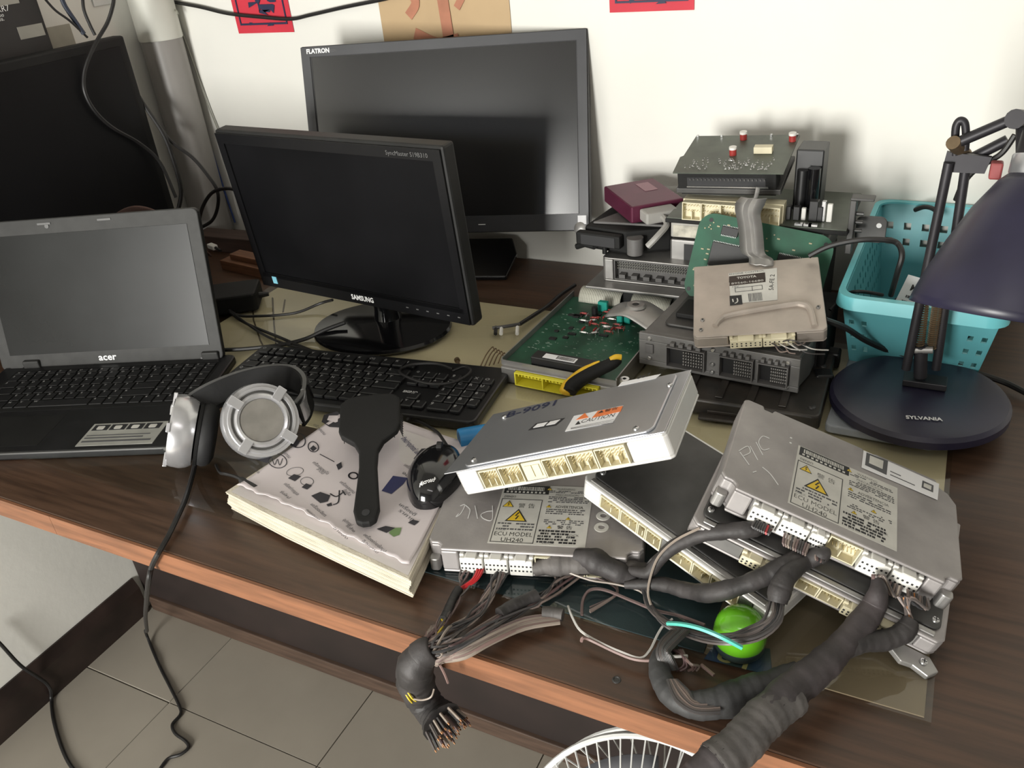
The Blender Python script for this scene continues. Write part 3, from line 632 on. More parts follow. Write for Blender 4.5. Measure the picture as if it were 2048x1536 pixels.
# unit lying flat at the front left
a16 = R(16.2); mU = fr(P(880, 1097, .040), (math.cos(a16), math.sin(a16), 0), (-math.sin(a16), math.cos(a16), 0)) @ Matrix.Translation((-.016, 0, 0))
eU = cast_unit('control_unit', 'grey cast control unit with hazard sticker lying flat under the silver unit', mU, .225, .165, .032, [(1, 'p'), (1, 'p'), (1, 'p'), (.8, 's'), (1.2, 's'), (1, 's')], 11)
strokes(eU, mU, [[(917, 1028), (912, 1034), (922, 1027), (930, 1010), (921, 1012)], [(930, 1010), (940, 1020), (936, 1037)], [(950, 1012), (955, 1037)], [(985, 1012), (984, 1040), (968, 1038), (962, 1030), (972, 1024), (984, 1022)]], .0008, M_chalk)
for c in ((1207, 1032), (1203, 1055)):
    x, y = LOC(mU, *c); MB().lathe([(.0035, .0001), (.0035, .0006), (.0075, .0006), (.0078, .0001)], 20, T(x, y, 0)).build('washer_mark', M_label, eU)
# tilted unit at the right
mR = fr((-.1408, .6252, .8996), (.9405, .0599, -.3346), (-.0752, .9966, -.033))
eR = cast_unit('control_unit', 'grey cast control unit marked in white, sloping down to the right on top', mR, .226, .158, .030, [(1, 'p'), (1, 'p'), (.6, 'p'), (1.1, 's'), (1, 'p'), (1, 'p')], 23)
strokes(eR, mR, [[(1480, 905), (1498, 930)], [(1478, 902), (1495, 893), (1500, 905), (1487, 912)], [(1500, 893), (1515, 920)], [(1512, 885), (1525, 910)], [(1538, 877), (1525, 873), (1517, 885), (1525, 900), (1538, 898)], [(1506, 945), (1512, 943)], [(1525, 935), (1540, 948), (1556, 970)]], .0009, M_chalk)
for c in ((1582, 876), (1581, 886)):
    x, y = LOC(mR, *c); MB().cyl((x, y, .0001), (x, y, .0003), .0013, 10).build('paint_dot', M_chalk, eR)
ws = quad(mR, [(1723, 935), (1875, 1000), (1878, 968), (1727, 901)], .0006, .0009).build('white_label', M_labelw, eR)
quad(mR, [(1730, 930), (1773, 950), (1776, 922), (1733, 905)], .0009, .0011).build('code_panel', M_inkg, ws)
quad(mR, [(1738, 926), (1765, 938), (1767, 922), (1740, 911)], .0011, .0013).build('code_field', M_label, ws)
quad(mR, [(1843, 975), (1866, 985), (1867, 971), (1845, 961)], .0009, .0011).build('code_panel', M_inkg, ws)
quad(mR, [(1847, 973), (1862, 980), (1863, 972), (1848, 966)], .0011, .0013).build('code_field', M_label, ws)
mb = MB(); 
for (a, b) in (((1780, 944), (1800, 953)), ((1780, 951), (1828, 972))): mb.ribbon([LOC(mR, *a), LOC(mR, *b)], .0012, .0009)
mb.build('print_lines', M_inkg, ws)
# silver unit lying across, right end raised
mS = fr((-.4305, .615, .843), (.932, .11, .345), (-.095, .993, -.058))
eS = thing('control_unit', 'bright silver control unit with orange caution sticker propped across the other units', 'control unit', mS)
W, D, T_ = .25, .133, .030
case(eS, [(.010, 0), (W-.004, 0), (W, .004), (W, D), (0, D), (0, .012)], T_, (.033, .208, .012), M_brside, ph=.0035, bev=.003)
MB().prism([(-.006, -.001), (W, -.001), (W+.001, D+.001), (-.002, D+.001)], .0004, .0016).build('cover_flange', M_bright, eS, bev=.0005)
MB().prism(rrect(.018, .002, W-.012, D-.004, .010), .0016, .0042).build('cover', M_bright, eS, bev=.0016, seg=3)
xs = [.035, .059, .087, .112, .141, .172, .206]
for i in range(6):
    if i == 2: 
        o = MB().box(xs[i]+.001, .0005, -T_+.0045, xs[i+1]-.001, .010, -.0045).build('socket', M_cream, eS)
        MB().box(xs[i]+.004, -.0008, -T_+.008, xs[i]+.012, .0004, -.008).box(xs[i]+.0135, -.0008, -T_+.008, xs[i+1]-.004, .0004, -.008).build('blank_face', M_cream, o)
    else: socket(eS, xs[i]+.0006, xs[i+1]-.0006, -T_+.0042, -.0042, .011, pins=(6, 3), seed=i+3, fins=2)
for c in ((949, 924), (1274, 862), (1341, 775), (1010, 838)):
    x, y = LOC(mS, *c, .002); screw(eS, min(max(x, .008), W-.008), y, .0044)
ca = quad(mS, [(1130, 863), (1226, 845), (1247, 811), (1148, 832)], .0044, .0046).build('caution_sticker', M_labelw, eS)
quad(mS, [(1184, 836), (1241, 823), (1246, 812), (1196, 822)], .0046, .0048).build('orange_band', M_org, ca)
quad(mS, [(1152, 840), (1177, 835), (1170, 826)], .0046, .0048).build('orange_triangle', M_org, ca)
quad(mS, [(1150, 850), (1161, 848), (1157, 842)], .0046, .0048).build('black_triangle', M_ink, ca)
ltext(mS, 'CAUTION', (1164, 854), (1230, 841), .012, .0047, ca, M_ink)
ltext(mS, '▲警告', (1198, 835), (1238, 826), .007, .0049, ca, M_ink)
mb = MB()
for k in range(3): mb.ribbon([LOC(mS, 1142, 856+k*1, .0046), LOC(mS, 1228, 839+k*3, .0046)], .0006, .0046, th=.0001)
mb.build('print_lines', M_inkg, ca)
cl = quad(mS, [(1056, 861), (1112, 851), (1130, 836), (1072, 847)], .0044, .0046).build('code_label', M_ink, eS)
for cs in ([(1066, 856), (1088, 852), (1096, 844), (1075, 848)], [(1092, 851), (1110, 848), (1121, 839), (1101, 843)]): quad(mS, cs, .0046, .0048).build('code_field', M_labelw, cl)
tl = quad(mS, [(1236, 773), (1312, 757), (1322, 748), (1244, 764)], .0044, .0046).build('strip_label', M_labelw, eS)
ltext(mS, '067', (1276, 766), (1303, 759), .012, .0048, tl, M_ink, bold=.02)
ltext(mS, 'B-9091', (1014, 842), (1112, 817), .020, .0046, eS, M_inkb, .012, name='handwriting')
# two slimmer units below
def slim_unit(label, pL, pR, D, T_, socks, m, extra=None, x0=.02, x1=None):
    mm = fr(pL, pR-pL, (0.25, 1, 0)); W = (pR-pL).length
    t = thing('control_unit', label, 'control unit', mm); x1 = x1 or W-.02
    case(t, [(.006, 0), (W-.006, 0), (W, .006), (W, D), (.01, D), (0, D-.01), (0, .006)], T_, (x0, x1, .012), M_brside if m is None else m, ph=.0035, bev=.002)
    MB().prism(rrect(.006, .010, W-.006, D-.006, .008), .0003, .003).build('cover', M_drk, t, bev=.0015)
    MB().box(.01, .003, .0002, W-.01, .0085, .0025).build('front_rib', M_alu, t, bev=.001)
    x = x0+.001; tot = sum(s[0] for s in socks)
    for i, (u, k) in enumerate(socks):
        w_ = (x1-x0-.002)*u/tot
        if k == 's': socket(t, x+.0004, x+w_-.0004, -T_+.0040, -.0040, .011, pins=(6, 2), seed=i, fins=1)
        elif k == 'p': plug(t, x+.001, x+w_-.001, -T_+.005, -.006, .002, M_cream)
        else: MB().box(x, .0005, -T_+.004, x+w_, .011, -.004).build('blank_face', M_alu, t)
        x += w_
    for xx, yy in ((.012, .02), (W-.012, .02), (.012, D-.015), (W-.012, D-.015)): screw(t, xx, yy, .0031)
    return t, mm, W
eM, mM, wM = slim_unit('dark topped control unit with cream sockets, sloping between the two hazard stickers', P(1163, 955, .083), P(1545, 1232, .046), .150, .024, [(1.3, 's'), (1.1, 's'), (.5, 's'), (.9, 's'), (.5, 'b'), (1.3, 's'), (1, 's'), (.8, 's'), (.7, 's'), (.6, 'b')], None, x0=.028)
pn = MB().box(wM*.50, .05, .0032, wM*.62, .075, .012); pn.build('clip_block', M_blks, eM, bev=.002)
eN, mN, wN = slim_unit('lowest grey control unit with wired sockets under the white marked unit', P(1383, 1040, .103), P(1890, 1292, .030), .16, .022, [(1.2, 'b'), (1, 'p'), (1, 'p'), (.8, 's'), (.8, 's'), (1, 'p'), (1, 'p'), (.5, 'b')], M_cast)
MB().prism([(wN-.05, -.001), (wN-.003, -.001), (wN+.006, -.012), (wN-.002, -.022), (wN-.016, -.018), (wN-.026, -.02)], -.026, -.020).build('mounting_tab', M_alu, eN, bev=.001)
screw(eN, wN-.008, -.010, -.0195)
# ------------------------------------------------------------------ open green board unit with yellow connector
mG = fr((-.532, .928, TZ+Z0+.034), (1, -.045, 0), (0, 1, 0))
gW, gD = .178, .252
eG = thing('circuit_board_unit', 'open control unit with green circuit board and bright yellow connector', 'circuit board', mG)
tr_ = case(eG, [(.001, 0), (gW, 0), (gW, gD), (0, gD)], .024, (.025, .157, .016), M_alu, ph=.0012, bev=.0012, name='tray'); tr_.location.z = -.010
MB().box(-.001, .006, -.010, gW+.001, .0075, -.002).box(-.001, .0076, -.010, .0008, gD, .001).box(gW-.0008, .0076, -.010, gW+.001, gD, .001).build('tray_lip', M_alu, eG)
bd = MB().box(.001, .008, -.0095, gW-.001, gD-.004, -.0078).build('circuit_board', M_pcb, eG)
o = MB().box(.026, -.0065, -.0325, .156, .015, -.031).box(.026, -.0065, -.0135, .156, .015, -.012).box(.026, -.0065, -.031, .028, .015, -.0135).box(.154, -.0065, -.031, .156, .015, -.0135).box(.070, -.006, -.031, .0715, .0135, -.0135).box(.112, -.006, -.031, .1135, .0135, -.0135).box(.028, .0135, -.030, .154, .0145, -.013).build('yellow_connector', M_yelp, eG)
mb = MB()
for i in range(22): mb.box(.032+i*.0055, -.006, -.017, .0335+i*.0055, .012, -.0137)
tag(mb.build('ribs', M_yelp, o), kind='stuff')
hd = MB().box(.045, .012, -.0078, .150, .034, .008).build('black_header', M_blk, bd, bev=.001)
lb = MB().box(.062, .016, .0081, .112, .028, .0085).build('bar_label', M_labelw, bd); mb = MB(); xx = .082
while xx < .11: l = random.uniform(.0005, .0016); mb.box(xx, .018, .0085, xx+l, .0265, .0087); xx += l+.0008
mb.build('code_bars', M_ink, bd)
def comp(par, c, d, m, nm, h0, mm, rot=0):
    x, y = LOC(mm, *c, h0); return MB().cbox((0, 0, d[2]/2), d, T(x, y, h0, 0, 0, rot)).build(nm, m, par, bev=min(d)*.12, seg=1)
for c, d in (((1207, 622), (.016, .009, .017)), ((1241, 646), (.009, .010, .014)), ((1256, 645), (.010, .011, .018))): comp(bd, c, d, M_tealc, 'film_capacitor', -.0078, mG)
for c in ((1262, 630), (1190, 630), (1272, 645)): x, y = LOC(mG, *c, -.0078); MB().cyl((x, y, -.0078), (x, y, .006), .005, 14).build('capacitor', M_blk, bd)
rr = random.Random(5)
for k in range(34):
    px, py = 1165+rr.random()*80, 618+rr.random()*50; x, y = LOC(mG, px, py, -.004); a = rr.choice((0, 90, 35))
    MB().cyl((-.004, 0, .0), (.004, 0, .0), .0016, 8).cyl((-.007, 0, 0), (-.004, 0, 0), .0005, 5).cyl((.004, 0, 0), (.007, 0, 0), .0005, 5).cyl((-.007, 0, 0), (-.007, 0, -.004), .0005, 5).cyl((.007, 0, 0), (.007, 0, -.004), .0005, 5).build('resistor', M_resi if k % 2 else M_solder, bd, mtx=T(x, y, -.0035, 0, 0, a))
for k in range(22):
    px, py = 1060+rr.random()*150, 622+rr.random()*70; x, y = LOC(mG, px, py, -.0078)
    if .03 < x < gW-.02 and .04 < y < gD-.03: MB().cbox((x, y, -.0068), (rr.uniform(.006, .014), rr.uniform(.004, .008), .002)).build('chip', M_blk, bd)
mb = MB()
for k in range(170):
    x, y = rr.uniform(.012, gW-.012), rr.uniform(.04, gD-.03); mb.cbox((x, y, -.0076), (rr.choice((.0012, .004)), .0012, .0008))
tag(mb.build('solder_joints', mat('solder_dull', (.32, .42, .36), .35, .6), bd), kind='stuff')
for (x0, x1) in ((.018, .090), (.108, .172)):
    rb = MB().grid(lambda u, v: (x0+(x1-x0)*u, gD-.020+.022*(1-math.cos(math.pi*v))*.8, -.0075+.019*math.sin(math.pi*v)), 2, 14).build('ribbon_cable', M_ribbon, bd, smooth=True, solid=.0012)
    mb = MB()
    for i in range(24): xx = x0+(x1-x0)*(i+.5)/24; mb.tube([(xx, gD-.0207+.022*(1-math.cos(math.pi*v/8))*.8, -.0075+.0198*math.sin(math.pi*v/8)) for v in range(0, 7)], .00045, 4)
    tag(mb.build('ribbon_strands', M_greyc, rb), kind='stuff')
# ================================================================== book, brush, mouse, headphones
xa = Vector((math.cos(R(-9.3)), math.sin(R(-9.3)), 0)); mB = fr((-.708, .548, TZ+Z0), xa, (0, 1, 0))
bk = thing('parts_catalogue', 'thick worn catalogue with printed cover lying at the front of the desk', 'book', mB)
BW_, BD_, BH_ = .292, .212, .026
mb = MB(); rr = random.Random(3)
for k in range(30):
    z0 = BH_*k/30; j = rr.uniform(-.0007, .0007)+.0015*math.sin(k*.35); j2 = rr.uniform(-.0006, .0006)+.0012*math.sin(k*.28+1); bul = .004*math.sin(math.pi*k/30)
    mb.prism([(j+bul*.3-.002, 0+j2), (.10, -.003+j2+bul*.3), (.2, -.002+j2), (BW_+j, j2), (BW_-.085+j*.5, BD_), (j, BD_)], z0+.00005, z0+BH_/30)
mb.build('page_block', M_page, bk)
def cz(x, y):        # height of the cover
    u, v = x/BW_, y/BD_
    return BH_+.003+.006*math.exp(-((u)/.08)**2)*(.4+v)+.009*math.exp(-(v/.09)**2)*(.3+.7*abs(math.sin(3.2*u)))*(1-u*.3)+.0035*math.exp(-((1-u)/.08)**2)+.002*math.sin(6*u+2*v)
def cedge(u): return .006+.010*math.sin(2.5*u+.5)+.02*max(0, u-.72)+.0015*math.sin(37*u)+.0012*math.sin(83*u)
def cfn(u, v):
    y = cedge(u)+(BD_+.008-cedge(u))*v; x = .010+(BW_-.010-.085*y/BD_)*u*.985; return (x, y, cz(x, y))
cv = MB().grid(cfn, 60, 40).build('cover', M_cover, bk, smooth=True, solid=.0007)
MB().grid(lambda u, v: (.004+(.284-.08*v)*u, .004+.2*v, BH_+.0004+.0015*v*math.sin(3*u)), 10, 8).build('first_page', mat('inner_page', (.66, .62, .60), .6, var=.05), bk, smooth=True)
def onc(v, dz=.0009): return Vector((v.x, v.y, cz(v.x, v.y)+dz))
def ctext(s, px, py, w, h, mt=M_inkg, bold=0., ang=-13):
    x, y = LOC(mB, px, py, BH_+.006); mb = MB(); mtext(mb, s, h, T(x, y, 0, 0, 0, ang), bold, fit=w, fn=onc); mb.build('lettering', mt, cv)
def cshape(polys, mt, name='printed_picture'):
    mb = MB()
    for pl_ in polys:
        q = [Vector((*LOC(mB, *c, BH_+.006), 0)) for c in pl_]; mb.add([onc(v) for v in q], [tuple(range(len(q)))])
    mb.build(name, mt, cv)
def cline(lines, mt, wd=.0012, name='printed_picture'):
    mb = MB()
    for l in lines:
        p = [(v.x, v.y) for v in smoothpath([(*LOC(mB, *q, BH_+.006), 0) for q in l], 5)]
        s2 = MB().ribbon(p, wd, 0, th=.0001); mb.add([onc(v, .0010) for v in s2.v], s2.f)
    mb.build(name, mt, cv)
def ell(cx, cy, a, b, n=18, r=0.): return [(cx+a*math.cos(t)*math.cos(r)-b*math.sin(t)*math.sin(r), cy+a*math.cos(t)*math.sin(r)+b*math.sin(t)*math.cos(r)) for t in [2*math.pi*i/n for i in range(n+1)]]
M_pic = mat('print_black', (.03, .028, .035), .6); M_picb = mat('print_blue', (.035, .04, .13), .6); M_picg = mat('print_green', (.16, .26, .10), .6)
for s, x, y, w, h in (('เครื่องสแกน', 628, 858, .026, .006), ('เครื่องโปรแกรม', 552, 898, .034, .006), ('เครื่องคัดลอก', 493, 915, .030, .006), ('กุญแจรถ', 500, 935, .022, .005), ('เครื่องสแกนมือ', 624, 925, .035, .006), ('ลำดับ', 632, 938, .014, .006), ('เครื่องทำกุญแจ', 567, 968, .032, .006), ('รุ่นใหม่', 560, 984, .020, .005), ('เครื่องสแกน', 678, 962, .03, .006), ('มือถือ', 684, 978, .014, .006), ('เครื่องเจียร', 620, 1008, .032, .006), ('คอมมอนเรล', 612, 1022, .028, .005), ('อุปกรณ์', 684, 1036, .016, .006), ('รับจ้าง', 690, 1048, .016, .005), ('ขายส่ง', 666, 1058, .028, .005), ('เครื่องถ่ายข้อมูล', 725, 1066, .042, .006), ('โปรแกรม', 722, 1080, .03, .005), ('เครื่องสแกน', 806, 925, .03, .006), ('จอสี', 802, 940, .02, .006), ('เครื่องดี', 796, 1004, .03, .006), ('ราคาถูก', 795, 1016, .034, .006)):
    ctext(s, x, y, w, h, M_inkg)
ctext('จำหน่ายอุปกรณ์ ปลีก ส่ง ราคาถูก', 800, 872, .075, .010, M_picb, .01, ang=-22)
cshape([[(645, 852), (650, 838), (676, 832), (690, 838), (684, 856), (660, 858)]], M_pic); cshape([[(656, 848), (660, 840), (678, 838), (676, 850)]], M_cover)
cshape([[(508, 918), (528, 908), (548, 914), (535, 930)]], M_pic); cline([ell(556, 925, 18, 12)], M_pic); cline([[(545, 920), (550, 932), (556, 922), (560, 932), (566, 920)]], M_pic, .001)
cline([ell(595, 886, 17, 13), ell(627, 895, 10, 9)], M_pic, .0014); cshape([[(578, 890), (590, 882), (602, 888), (592, 900)], [(620, 898), (627, 892), (634, 897), (626, 903)]], M_pic)
cline([ell(590, 943, 17, 8, 16, -.2), ell(614, 962, 13, 8)], M_inkg, .0007); cshape([[(576, 956), (588, 948), (602, 952), (590, 962)], [(603, 974), (612, 966), (624, 970), (614, 978)]], M_pic)
cshape([[(622, 990), (640, 982), (660, 988), (655, 1000), (640, 1004)], [(652, 1006), (662, 1002), (664, 1008), (655, 1010)]], M_pic); cline([[(660, 985), (672, 990), (684, 982)], [(678, 978), (676, 1000), (666, 1006)], [(684, 978), (690, 986)]], M_pic, .0016)
cline([[(640, 908), (656, 916), (668, 922)]], M_pic, .0012); cshape([[(672, 928), (682, 922), (684, 932), (676, 938)]], M_pic)
cline([ell(706, 948, 9, 6)], M_pic, .0022); cline([[(715, 948), (722, 944)]], M_pic, .002)
cshape([[(762, 976), (785, 946), (814, 950), (806, 962), (782, 982)]], M_picb)
cshape([[(826, 912), (842, 892), (866, 890), (880, 900), (870, 918), (845, 922)]], M_pic); cshape([[(846, 906), (852, 896), (866, 896), (862, 908)]], M_picb)
cshape([[(752, 1052), (770, 1046), (790, 1050), (772, 1060)]], M_pic); cshape([[(776, 1060), (786, 1050), (802, 1050), (798, 1064), (786, 1068)]], M_picg); cshape([[(815, 1040), (824, 1034), (838, 1038), (828, 1046)]], M_pic)
# hairbrush lying face down
pe, ph = P(733, 1052, .042), P(742, 795, .083)
mH = fr(pe, ph-pe, None, (0, 0, 1)); LH = (ph-pe).length
hb = thing('hairbrush', 'black paddle hairbrush lying face down on the catalogue', 'hairbrush', mH)
prof = [(0, .004), (.004, .011), (.02, .0145), (.05, .0125), (.085, .0105), (.110, .0115), (.125, .018), (.140, .034), (.150, .0375)]
hl = [(x, -y) for x, y in prof]+[(LH-.012, -.0375), (LH-.004, -.031), (LH, -.02), (LH, .02), (LH-.004, .031), (LH-.012, .0375)]+[(x, y) for x, y in reversed(prof)]
top = MB(); n = len(hl); top.prism(hl, -.004, .006)
o = top.build('handle_and_paddle', M_blks, hb, bev=.003, seg=3)
MB().cyl((.014, 0, -.0045), (.014, 0, .0066), .0045, 14).build('hang_hole', M_ink, o)
MB().prism(rrect(.152, -.030, LH-.008, .030, .012), -.009, -.0042).build('cushion', M_rub, hb)
mb = MB()
for i in range(9):
    for j in range(8):
        x, y = .158+(LH-.175)*i/8, -.034+.068*j/7; mb.cyl((x, y, -.008), (x+.001, y*1.08, -.026), .0007, 5, .0006)
tag(mb.build('bristles', M_blk, hb), kind='stuff')
# mouse
pa, pb = P(850, 1008, .044), P(893, 888, .044)
mM_ = fr(pa, pb-pa, None, (.05, -.02, 1)); LM = .112
ms_ = thing('computer_mouse', 'black glossy computer mouse resting on the catalogue corner', 'mouse', mM_)
def mfn(u, v):
    a = math.pi*2*u; t = math.sin(math.pi*v*.5); 
    prx = LM/2+LM/2*math.cos(a)*math.cos(math.pi/2*(1-t)) if False else None
    rho = math.cos(v*math.pi/2); x = LM/2+LM/2*rho*math.copysign(abs(math.cos(a))**.8, math.cos(a)); y = .030*rho*math.copysign(abs(math.sin(a))**.8, math.sin(a))*(1-.12*math.cos(2*math.pi*(x/LM)))
    return (x, y, -.008+.036*(math.sin(v*math.pi/2)**.75)*(1-.22*(x/LM)))
bm_ = MB().grid(mfn, 40, 14).build('shell', M_blkg, ms_, smooth=True)
MB().prism([(mfn(i/40, 0)[0], mfn(i/40, 0)[1]) for i in range(40)], -.0095, -.0081).build('base_plate', M_blk, ms_)
MB().cyl((LM*.76, -.003, .0175), (LM*.76, .003, .0175), .007, 14).build('scroll_wheel', M_rub, ms_)
def onm(v): 
    x = min(max(v.x/LM, .02), .98); r_ = math.sqrt(min(.98, (2*x-1)**2+(v.y/.03)**2)); s_ = math.sqrt(1-r_*r_); return Vector((v.x, v.y, -.0074+.036*(s_**.75)*(1-.22*x)))
mb = MB(); x, y = LOC(mM_, 838, 967, .02); mtext(mb, 'Microsoft', .007, T(x, y, 0, 0, 0, -66), .02, fit=.021, fn=onm); mb.build('maker_lettering', M_leg, ms_)
cable('mouse_cable', [P(893, 890, .05), P(885, 878, .046), P(875, 865, .040), P(855, 852, .028), P(840, 845, .018), P(825, 840, .012), P(815, 838, .02)], .0021, M_rub, 'thin black mouse cable running back under the keyboard edge')
# headphones
hp = thing('headphones', 'silver and black over-ear headphones between laptop and catalogue', 'headphones', P(470, 880, .03))
c1 = P(520, 842, .078); tc = (CAM-c1).normalized(); n1 = (tc*.93+RT*.26+Vector((0, 0, .12))).normalized()
m1 = fr(c1, n1.cross(Vector((0, 0, 1))) * -1, None, n1)
def cup(mm, R_, tag_, sides=True):
    MB().lathe([(R_*.62, .0135), (R_*.98, .0125), (R_*1.0, .009), (R_*1.02, -.002), (R_*.98, -.010), (R_*.9, -.016), (0, -.016)], 44, mm).build('cup_shell', M_sil, hp, smooth=True, world=True)
    MB().lathe([(0, .012), (R_*.60, .012), (R_*.60, .0145), (R_*.66, .0155), (R_*.70, .0145), (R_*.70, .012), (R_*.80, .0118), (R_*.82, .0145), (R_*.88, .0145), (R_*.90, .0126)], 44, mm).build('cup_ring', M_sil, hp, smooth=True, world=True)
    MB().lathe([(0, .0132), (R_*.56, .0132), (R_*.58, .0122)], 40, mm).build('brushed_disc', M_chrome, hp, smooth=True, world=True)
    MB().lathe([(R_*.705, .0124), (R_*.795, .0124), (R_*.795, .0132), (R_*.705, .0132)], 44, mm, closed=True).build('groove', M_drk, hp, world=True)
    for a in (35, 125, 215, 305):
        mb = MB().box(R_*.62, -.006, .0125, R_*1.02, .006, .0175); mb.v = [mm @ (Matrix.Rotation(R(a), 4, 'Z') @ q) for q in mb.v]; mb.build('clamp', M_sil, hp, bev=.001, world=True)
    MB().lathe([(R_*.55+R_*.36*math.cos(t), -.028+.014*math.sin(t)) for t in [2*math.pi*i/14 for i in range(14)]], 40, mm, closed=True).build('ear_pad', M_pad, hp, smooth=True, world=True)
    MB().lathe([(0, -.018), (R_*.92, -.018), (R_*.9, -.022), (0, -.022)], 32, mm).build('baffle', M_blks, hp, world=True)
cup(m1, .047, 'right')
c2 = P(366, 862, .060); s2_ = (RT*-.93+(CAM-c2).normalized()*.22+Vector((0, 0, .14))).normalized()
m2 = fr(c2, Vector((0, 0, 1)).cross(s2_), None, s2_)
cup(m2, .047, 'left')
bp = smoothpath([P(360, 820, .085), P(375, 795, .10), P(420, 768, .108), P(480, 745, .108), P(540, 733, .104), P(585, 735, .097), P(608, 755, .090), P(606, 785, .082), P(590, 808, .082)], 8)
def strip(pts, hh, th, dn, name, mt):
    mb = MB()
    for i, c in enumerate(pts):
        t = (pts[min(i+1, len(pts)-1)]-pts[max(i-1, 0)]).normalized(); up_ = (dn-t*dn.dot(t)).normalized(); s_ = t.cross(up_); a = len(mb.v)
        mb.v += [c+s_*th/2, c+s_*th/2+up_*hh, c-s_*th/2+up_*hh, c-s_*th/2]
        if i: mb.f += [(a-4+k, a-4+(k+1) % 4, a+(k+1) % 4, a+k) for k in range(4)]
    mb.f += [(0, 1, 2, 3), tuple(len(mb.v)-1-k for k in range(4))]
    return mb.build(name, mt, hp, smooth=True, world=True)
strip(bp, .034, .004, Vector((.25, -.35, -1)), 'headband', M_blks)
strip(bp[10:-12], .028, .010, Vector((.25, -.35, -1)), 'headband_pad', M_pad)
strip([q+Vector((0, 0, .0005)) for q in bp], .0016, .0052, Vector((0, 0, 1)), 'band_edge', mat('band_edge_grey', (.12, .12, .12), .4))
strip(smoothpath([P(606, 778, .085), P(604, 800, .078), P(592, 812, .076), P(570, 818, .074)], 6), .024, .006, Vector((.1, -.2, -1)), 'yoke', M_sil)
strip(smoothpath([P(352, 800, .088), P(345, 812, .085), P(342, 830, .075)], 6), .014, .006, Vector((.1, .3, -1)), 'yoke', M_sil)
pts = [P(392, 905, .035), P(390, 925, .02), P(385, 950, .012), P(370, 1000, .010), P(352, 1040, .0095), P(335, 1075, .006), P(316, 1108, .006), PY(303, 1135, .455), PY(297, 1165, .45), PY(293, 1205, .50), PY(291, 1235, .57), PY(294, 1262, .66)]
fp = [(300, 1285), (318, 1330), (342, 1378), (360, 1415), (362, 1432), (346, 1452), (352, 1470), (372, 1485), (378, 1498), (362, 1512), (338, 1520), (322, 1540)]
pts += [PF(x, y)+Vector((0, 0, .0045 if i > 0 else .03)) for i, (x, y) in enumerate(fp)]
cable('headphone_cable', pts, .0032, M_rub, 'brown-black headphone cable hanging over the desk front onto the tiles')
cable('floor_cable', [PX(-20, 1270, XL+.02), PX(0, 1287, XL+.02), PX(40, 1330, XL+.022), PX(75, 1354, XL+.023), PX(92, 1366, XL+.024), PX(101, 1380, XL+.025), PF(104, 1402)+Vector((0, 0, .004)), PF(108, 1440)+Vector((0, 0, .004)), PF(122, 1490)+Vector((0, 0, .004)), PF(140, 1530)+Vector((0, 0, .004)), PF(165, 1560)+Vector((0, 0, .004))], .0035, M_rub, 'black cable crossing the left baseboard down onto the tiles')
jk = thing('audio_jack', 'black jack plug on a cable lying on the catalogue page edge', 'plug', P(515, 968, .038))
MB().cyl(P(483, 960, .037), P(512, 976, .038), .0042, 10, .0035).build('jack_body', M_rub, jk, world=True, smooth=True)
MB().tube(smoothpath([P(484, 960, .037), P(470, 953, .036), P(452, 948, .034), P(440, 945, .025), P(432, 930, .012)]), .002, 6).build('lead', M_rub, jk, world=True, smooth=True)
# ================================================================== pile of units at the back right
def boxy(par, x0, y0, x1, y1, Y, dp, m, name, bev=.002, world=True, pad=0.):   # box seen from the front: pixel rectangle on the plane Y, depth dp
    a, b = PY(x0, (y0+y1)/2, Y), PY(x1, (y0+y1)/2, Y); xm = (x0+x1)/2; zt, zb = PY(xm, y0, Y).z, PY(xm, y1, Y).z
    return MB().box(a.x, Y, zb, b.x, Y+dp, zt).build(name, m, par, bev=bev, world=world)
def zY(px, py, Y): return PY(px, py, Y).z
YS = 1.185
# lowest silver unit with grey connector
zt = zY(1285, 522, YS-.02); xL, xRr = PY(1205, 545, YS-.02).x, PY(1372, 555, YS-.02).x
th = thing('control_unit', 'silver control unit with wide grey connector under the black plastic unit', 'control unit', (xL, YS-.02, TZ))
HZ = zt-TZ; WW = xRr-xL+.02; UT = .040
ub = thing('control_unit', 'flat dark unit case at the bottom of the back pile', 'control unit', (xL-.012, YS-.012, TZ+.0005))
MB().box(0, 0, 0, WW+.01, .17, HZ-UT-.0055).build('case', M_drk, ub, bev=.003); MB().box(.02, -.002, .008, .12, -.0002, HZ-UT-.014).build('socket', M_blk, ub)
o = case(th, [(.004, 0), (WW-.004, 0), (WW, .004), (WW, .165), (0, .165), (0, .004)], UT, (.018, .145, .02), M_alu, bev=.002); o.location.z = HZ
MB().prism([(-.02, -.026), (WW, -.026), (WW, .15), (-.012, .15)], HZ-UT-.0045, HZ-UT-.0003).build('base_flange', M_alu, th, bev=.001)
zb0, zt0 = HZ-UT+.0035, HZ-.0035
cn = MB().box(.019, .016, zb0, .144, .018, zt0).box(.019, .002, zb0, .0205, .016, zt0).box(.1425, .002, zb0, .144, .016, zt0).box(.0205, .002, zt0-.0015, .1425, .016, zt0).box(.0205, .002, zb0, .1425, .016, zb0+.0015).build('connector_shroud', M_gm, th)
mb = MB()
for j in range(3):
    for i in range(30): mb.cyl((.024+i*.004, .006, zt0-.006-.0045*j), (.024+i*.004, .016, zt0-.006-.0045*j), .0007, 5)
tag(mb.build('pins', M_greyc, cn), kind='stuff')
for i in range(6): MB().box(.026+i*.02, .004, zb0+.0016, .036+i*.02, .0155, zb0+.008).build('key_rib', M_gm, cn)
